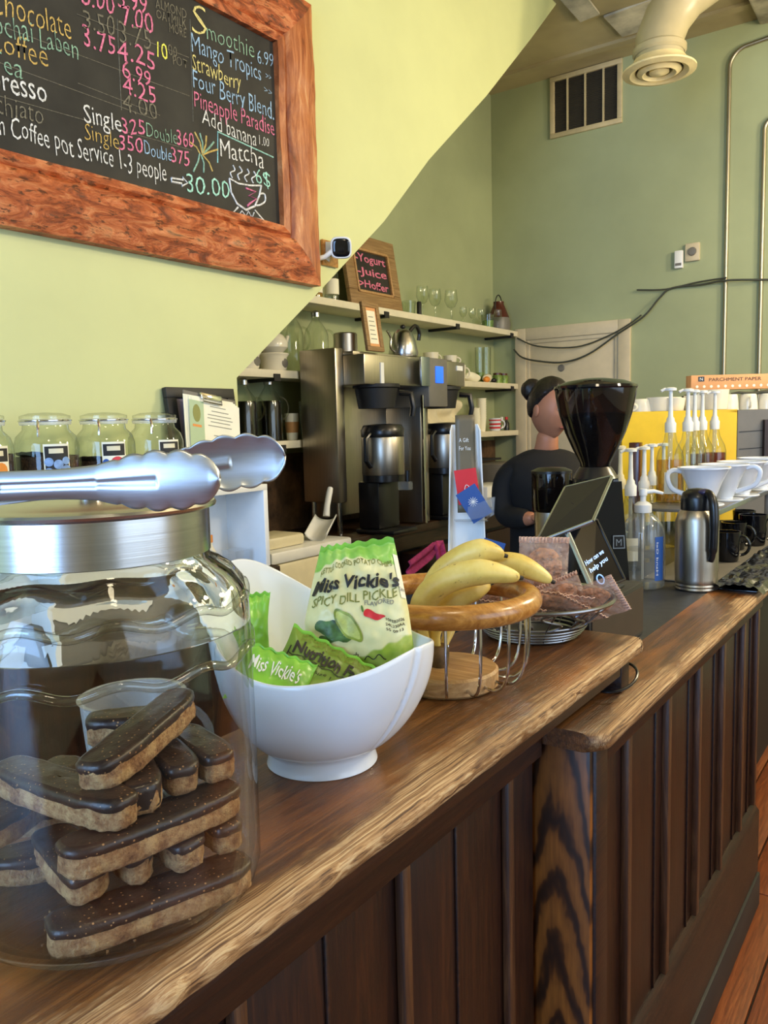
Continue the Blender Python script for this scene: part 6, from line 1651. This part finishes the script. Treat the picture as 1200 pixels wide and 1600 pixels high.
ca = math.atan2(-2.235, .705)
G().grid(patch((0, 0), .0612, ca + .55, ca + 1.05, .025, .145), 8, 2).ob('blue_label', M['navy'], pbt)
letter('Hand Gel', lambda s, k: patch((0, 0), .0617, ca + .62, ca + .74, .04, .13)(k * .9, s), M['white'], pbt, w=0)
fk = root('steel_flask', 'brushed steel vacuum flask with a black handle and lid, on the service counter', 'flask', (-.570, 2.271, CZ + .0005))
G().lathe([(0, 0), (.054, 0), (.0555, .003), (.0535, .008), (.0555, .012), (.0535, .017), (.0555, .021), (.055, .03), (.056, .06), (.0555, .185), (.050, .205), (.041, .218)], seg=56).ob('steel_body', M['steelv'], fk)
G().lathe([(.042, .214), (.0425, .218), (.0425, .245), (.038, .262), (.025, .272), (0, .275)], seg=40).ob('black_lid', M['blackp'], fk)
fh = Fv * .96 + Rv * .26
G().tube(smooth_path([fh * .02 + V((0, 0, .262)), fh * .05 + V((0, 0, .262)), fh * .068 + V((0, 0, .235)), fh * .072 + V((0, 0, .17)), fh * .068 + V((0, 0, .105)), fh * .060 + V((0, 0, .085))]), [.010] * 6 + [.011] * 6 + [.012] * 6 + [.011] * 6 + [.008] * 7, 12).ob('handle', M['blackp'], fk)
G().ball(tuple(fh * .03 + V((0, 0, .266))), .018, (1, 1, .5), 16, 10).ob('thumb_button', plain('violet_black_button', (58, 52, 82), .15), fk)

# ---------------------------------------------------------------- rack with drippers above black mugs
RK = 1.141
rk = root('counter_rack', 'grey rack shelf on the service counter carrying the white drippers', 'rack', (-.72, 2.9, CZ))
G().box(-.815, -.575, 2.52, 3.33, RK - .010, RK, .002).ob('rack_shelf', M['greym'], rk, w=1)
G().box(-.58, -.570, 2.52, 3.33, RK - .014, RK + .001, .001).ob('front_rail', M['silver'], rk, w=1)
for y_ in (2.525, 3.31):
    G().box(-.588, -.572, y_, y_ + .012, CZ, RK - .01, .001).ob('rack_post', M['greym'], rk, w=1)
    G().box(-.815, -.80, y_, y_ + .012, CZ, RK - .01, .001).ob('rack_post', M['greym'], rk, w=1)
G().box(-.735, -.530, 2.34, 3.33, CZ, CZ + .004, .001).ob('lower_tray', M['greym'], rk, w=1)
G().box(-.532, -.524, 2.34, 3.33, CZ, CZ + .012, .002).ob('tray_lip', M['silver'], rk, w=1)
def dripper(loc, label, ang=0.2, r=.078, first=None):
    t = root('ceramic_dripper', label, 'dripper', loc, group='white coffee drippers on the rack')
    G().lathe([(.030, .012), (.034, .018), (.055, .075), (.074, .112), (r + .002, .116), (r + .002, .121), (.072, .120), (.052, .078), (.028, .02), (.010, .014)], seg=48).ob('cone', M['ceramic'], t)
    G().lathe([(.012, .010), (.030, .012), (.030, .006), (.060, .006), (.062, .003), (.060, 0), (.014, 0)], seg=48).ob('foot_plate', M['ceramic'], t)
    G().tube(smooth_path([(math.cos(ang) * a, math.sin(ang) * a, z_) for a, z_ in ((.070, .108), (.095, .112), (.112, .095), (.098, .055), (.055, .035), (.038, .03))]), .0055, 8, flat=1.4).ob('handle', M['ceramic'], t)
    return t
dp = dripper((-0.6504,2.666,1.141), 'white ceramic dripper nearest the viewer, above the flask', ang=-2.6)
again(dp, (-0.6327,2.851,1.141), 'second white dripper from the front of the row', rz=2.6)
again(dp, (-0.6157,3.031,1.141), 'third white dripper from the front, its handle facing out', rz=3.1)
again(dp, (-0.6032,3.287,1.141), 'fourth white dripper, cut by the right edge', rz=3.2)
bm_ = mug('black_mug', 'glossy black mug under the rack, closest to the flask', 'mug', (-0.5925,2.73,0.958), .042, .095, 'blackg', ang=.3, group='black mugs under the rack')
again(bm_, (-0.6244,2.98,0.958), 'glossy black mug under the rack, second from the flask', group='black mugs under the rack')
again(bm_, (-0.588,3.113,0.958), 'black mug under the rack with its handle at the right edge', group='black mugs under the rack', scale=1.15)
again(bm_, (-0.6698,3.37,0.958), 'black mug deepest under the rack', group='black mugs under the rack')

# ---------------------------------------------------------------- syrup bottles with pumps
def syrup(loc, label, mat, H_=.375, lbl=False, r=.043, pump='white', group='syrup bottles with pumps'):
    t = root('syrup_bottle', label, 'syrup bottle', loc, group=group)
    hb = H_ * .64
    G().lathe([(0, 0), (r, 0), (r, hb * .60), (r * .88, hb * .70), (.021, hb * .84), (.016, hb * .96), (.016, hb)], seg=32).ob('glass_body', M['glassg'], t)
    if mat: G().lathe([(0, .004), (r - .003, .004), (r - .003, hb * .58), (0, hb * .58)], seg=28).ob('syrup', M[mat], t)
    z_ = hb - .012
    G().lathe([(.0175, z_), (.018, z_ + .03), (.013, z_ + .037), (.0125, z_ + .045), (.008, z_ + .052), (.0065, z_ + .09), (.006, H_ - .012), (.018, H_ - .011), (.018, H_ - .003), (.010, H_), (0, H_)], seg=24).ob('pump', M[pump], t)
    G().tube([V((0, 0, H_ - .007)), Rv * -.02 + V((0, 0, H_ - .006)), Rv * -.032 + V((0, 0, H_ - .012))], .005, 8).ob('pump_nozzle', M[pump], t)
    G().tube([(0, 0, .02), (0, 0, z_)], .0075 if mat else .006, 8).ob('pump_tube', M['milkyp'], t)
    if lbl: G().grid(patch((0, 0), r + .001, -1.7, -.7, .03, hb * .42), 8, 2).ob('paper_label', M['paper'], t)
    return t
yy0 = V((-0.7849,2.806,1.498)); H1 = .372
def on_rack(u, d): pass
syrup(((-0.7604,2.726,1.319)[0] - .012, (-0.7604,2.726,1.319)[1], RK + .0005), 'tall amber syrup bottle with a white pump, leftmost of the tall row', 'amber', lbl=True)
syrup(((-0.7535,2.902,1.312)[0] - .01, (-0.7535,2.902,1.312)[1], RK + .0005), 'tall clear syrup bottle with a white pump, second of the tall row', None)
syrup(((-0.7697,3.051,1.307)[0] - .01, (-0.7697,3.051,1.307)[1], RK + .0005), 'tall clear syrup bottle, third of the tall row and mostly hidden', None)
syrup(((-0.77,3.161,1.303)[0] - .01, (-0.77,3.161,1.303)[1], RK + .0005), 'tall syrup bottle, fourth of the tall row', 'redsyr')
syrup(((-0.7653,3.286,1.298)[0] - .0, (-0.7653,3.286,1.298)[1], RK + .0005), 'tall red-brown syrup bottle, rightmost of the tall row', 'redsyr')
syrup(((-0.9361,2.721,1.102)[0], (-0.9361,2.721,1.102)[1], CZ + .0005), 'short syrup bottle with a beige pump beside the grinder', None, pump='cream')
syrup(((-0.8226,2.485,1.131)[0], (-0.8226,2.485,1.131)[1], CZ + .0005), 'syrup bottle on the counter right of the beige-pump one', None, lbl=True)
syrup(((-0.8323,2.648,1.113)[0], (-0.8323,2.648,1.113)[1], CZ + .0005), 'syrup bottle on the counter behind the clear pump bottle', None)
syrup(((-0.885,2.903,1.085)[0], (-0.885,2.903,1.085)[1], CZ + .0005), 'syrup bottle on the counter behind the blue label', None)
syrup(((-0.8661,2.977,1.078)[0], (-0.8661,2.977,1.078)[1], CZ + .0005), 'last syrup bottle of the low row, left of the amber one', None)
t = root('brown_box', 'small brown box standing behind the low syrup pumps', 'box', ((-1.002,3.083,1.209)[0], (-1.002,3.083,1.209)[1], CZ))
G().box(-.02, .02, -.02, .02, 0, .375, .003).ob('box_body', M['brownjug'], t)

# ---------------------------------------------------------------- espresso machine, yellow panel, cups on top
em = root('espresso_machine', 'large espresso machine with a bright yellow back panel, behind the syrup bottles', 'espresso machine', (-.75, 3.9, CZ))
eA, eB, eC = V((-1.121,3.276,1.447)), V((-0.7396,3.546,1.448)), V((-0.6132,3.613,1.46))
eA.z = eB.z = eC.z = 0
dpt = -Fv * .42
ZE = 1.441
g = G().prism([eA + V((0, 0, CZ + .04)), eB + V((0, 0, CZ + .04)), eB + V((0, 0, ZE)), eA + V((0, 0, ZE))], -Fv * .02); g.ob('yellow_panel', M['yellow'], em, w=1)
G().prism([eA + Rv * .002, eB, eB - Fv * .03, eA - Fv * .03], V((0, 0, .012))).ob('yellow_lip', M['yellow'], em, loc=(0, 0, ZE - .008), w=1)
e2 = eB + Rv * .45
G().prism([eB + Rv * .003 + V((0, 0, CZ + .04)), e2 + V((0, 0, CZ + .04)), e2 + V((0, 0, ZE)), eB + Rv * .003 + V((0, 0, ZE))], -Fv * .04).ob('grey_side', M['greym'], em, w=1)
G().prism([eA - Fv * .021, e2 - Fv * .021, e2 + dpt, eA + dpt], V((0, 0, ZE - CZ - .05))).ob('machine_body', M['greym'], em, loc=(0, 0, CZ + .04), w=1)
G().prism([eA - Fv * .02, e2 + Fv * .004, e2 + dpt, eA + dpt], V((0, 0, .010))).ob('cup_tray', M['steelv'], em, loc=(0, 0, ZE - .010), w=1)
for k_ in range(3): G().prism([eB + Rv * .01 + V((0, 0, ZE - .09 - .07 * k_)), e2 + V((0, 0, ZE - .07 - .07 * k_)), e2 + V((0, 0, ZE - .067 - .07 * k_)), eB + Rv * .01 + V((0, 0, ZE - .087 - .07 * k_))], Fv * .002).ob('panel_seam', M['blackm'], em, w=1)
pA = eB + Rv * .105
G().prism([pA + V((0, 0, 1.23)), pA + Rv * .3 + V((0, 0, 1.23)), pA + Rv * .3 + V((0, 0, 1.40)), pA + V((0, 0, 1.40))], Fv * .02).ob('dark_recess', M['darkwood'], em, w=1)
for q_ in (eA, e2): 
    for f_ in (.04, .38): G().lathe([(0, 0), (.02, 0), (.02, .04), (0, .04)], seg=14).ob('machine_foot', M['blackp'], em, loc=tuple(q_ - Fv * f_ + (Rv * .05 if q_ is eA else -Rv * .05) + V((0, 0, CZ)) - em.location))
tz = ZE + .002
rowc = [(.03, -.10, .04, .045, 1), (.115, -.12, .05, .055, 1), (.185, -.10, .055, .06, 0), (.255, -.14, .045, .06, 1), (.235, -.07, .045, .055, 0), (.335, -.12, .04, .065, 0), (.41, -.09, .058, .085, 0), (.485, -.12, .038, .065, 1), (.565, -.12, .038, .065, 1), (.645, -.12, .038, .065, 1), (.725, -.12, .038, .065, 1)]
lbs = ['small white cup at the left end of the machine top', 'white cup second from the left on the machine top', 'cream bowl-like cup with a painted flower on the machine top', 'white cup behind the flowered one on the machine top', 'white cup with its handle outwards, left of the black-handled one', 'white cup behind the tall pumps on the machine top', 'large cream cup tipped forward on the machine top', 'first of the row of white cups at the right of the machine top', 'second of the row of white cups at the right of the machine top', 'third of the row of white cups at the right of the machine top', 'white cup nearest the right edge on the machine top']
for (r_, f_, cr, h2, fl_), lb in zip(rowc, lbs):
    p_ = eA + Rv * r_ + Fv * f_
    mug('white_cup', lb, 'cup', (p_.x, p_.y, tz), cr, h2, 'ceramic_c', ang=r_ * 9, group='cups on the espresso machine', flip=bool(fl_), out=.02)
t = root('black_mug', 'black mug lying among the white cups on the machine top', 'mug', tuple(eA + Rv * .37 - Fv * .20 + V((0, 0, tz))))
cup_g(.04, .045, .07).ob('cup_body', M['blackg'], t); G().tube(handle_pts(.043, .012, .06, .028, ang=3.6), .006, 8).ob('handle', M['blackg'], t)
p_ = V((-0.8066,3.711,1.559))
pbx = root('parchment_box', 'long orange-tan parchment paper box lying on top of the cups', 'box', (p_.x, p_.y, 1.530), rot=(0, 0, math.atan2(Rv.y, Rv.x)))
G().box(-.175, .45, -.03, .03, .0, .062, .001).ob('box_body', M['parch'], pbx)
letter('PARCHMENT PAPER', lambda s, k: V((-.10 + .22 * s, -.0315, .036 + .014 * k)), M['batten'], pbx, w=0)
G().box(-.145, -.12, -.0315, -.03, .036, .056).ob('logo_square', M['blackp'], pbx)
letter('N', lambda s, k: V((-.139 + .012 * s, -.032, .040 + .012 * k)), M['white'], pbx, w=0)
for i in range(12): G().lathe([(0, .001), (.006, .0)], seg=10, mat=Matrix.Rotation(PI / 2, 4, 'X')).ob('white_dot', M['paper'], pbx, loc=(-.15 + i * .03, -.0308, .014))
t = root('dark_film_roll', 'crumpled dark film lying under the parchment box on the cups', 'film', tuple(V((-0.7363,3.681,1.518))))
G().tube([Rv * (-.06 + .03 * i) + V((0, 0, .004 * math.sin(i * 1.7) - .006)) for i in range(14)], [.004, .008, .010, .012, .010, .013, .010, .009, .010, .008, .01, .01, .008, .004], 10, flat=.6).rough_up(.003, 50).ob('film', M['cable'], t)

# crumpled cling film on the counter edge, right
t = root('cling_film', 'crumpled shiny dark cling film draped over the counter edge at the right', 'film', (-.47, 2.62, CZ + .004))
def cf(s, q):
    x_ = -.05 + .125 * s; y_ = -.37 + 1.2 * q
    z_ = .014 + .012 * noise.noise(V((x_ * 30, y_ * 12, 1))) + .008 * noise.noise(V((x_ * 70, y_ * 30, 4)))
    if x_ > .062: z_ -= (x_ - .062) * 1.2
    return V((x_, y_ + .02 * noise.noise(V((x_ * 40, y_ * 3, 9))), z_))
G().grid(cf, 24, 110).ob('film_sheet', M['wrap'], t, ang=25)
G().box(-.05, .052, -.34, .82, -.0035, .0005, .0002).ob('film_lining', M['blackg'], t)
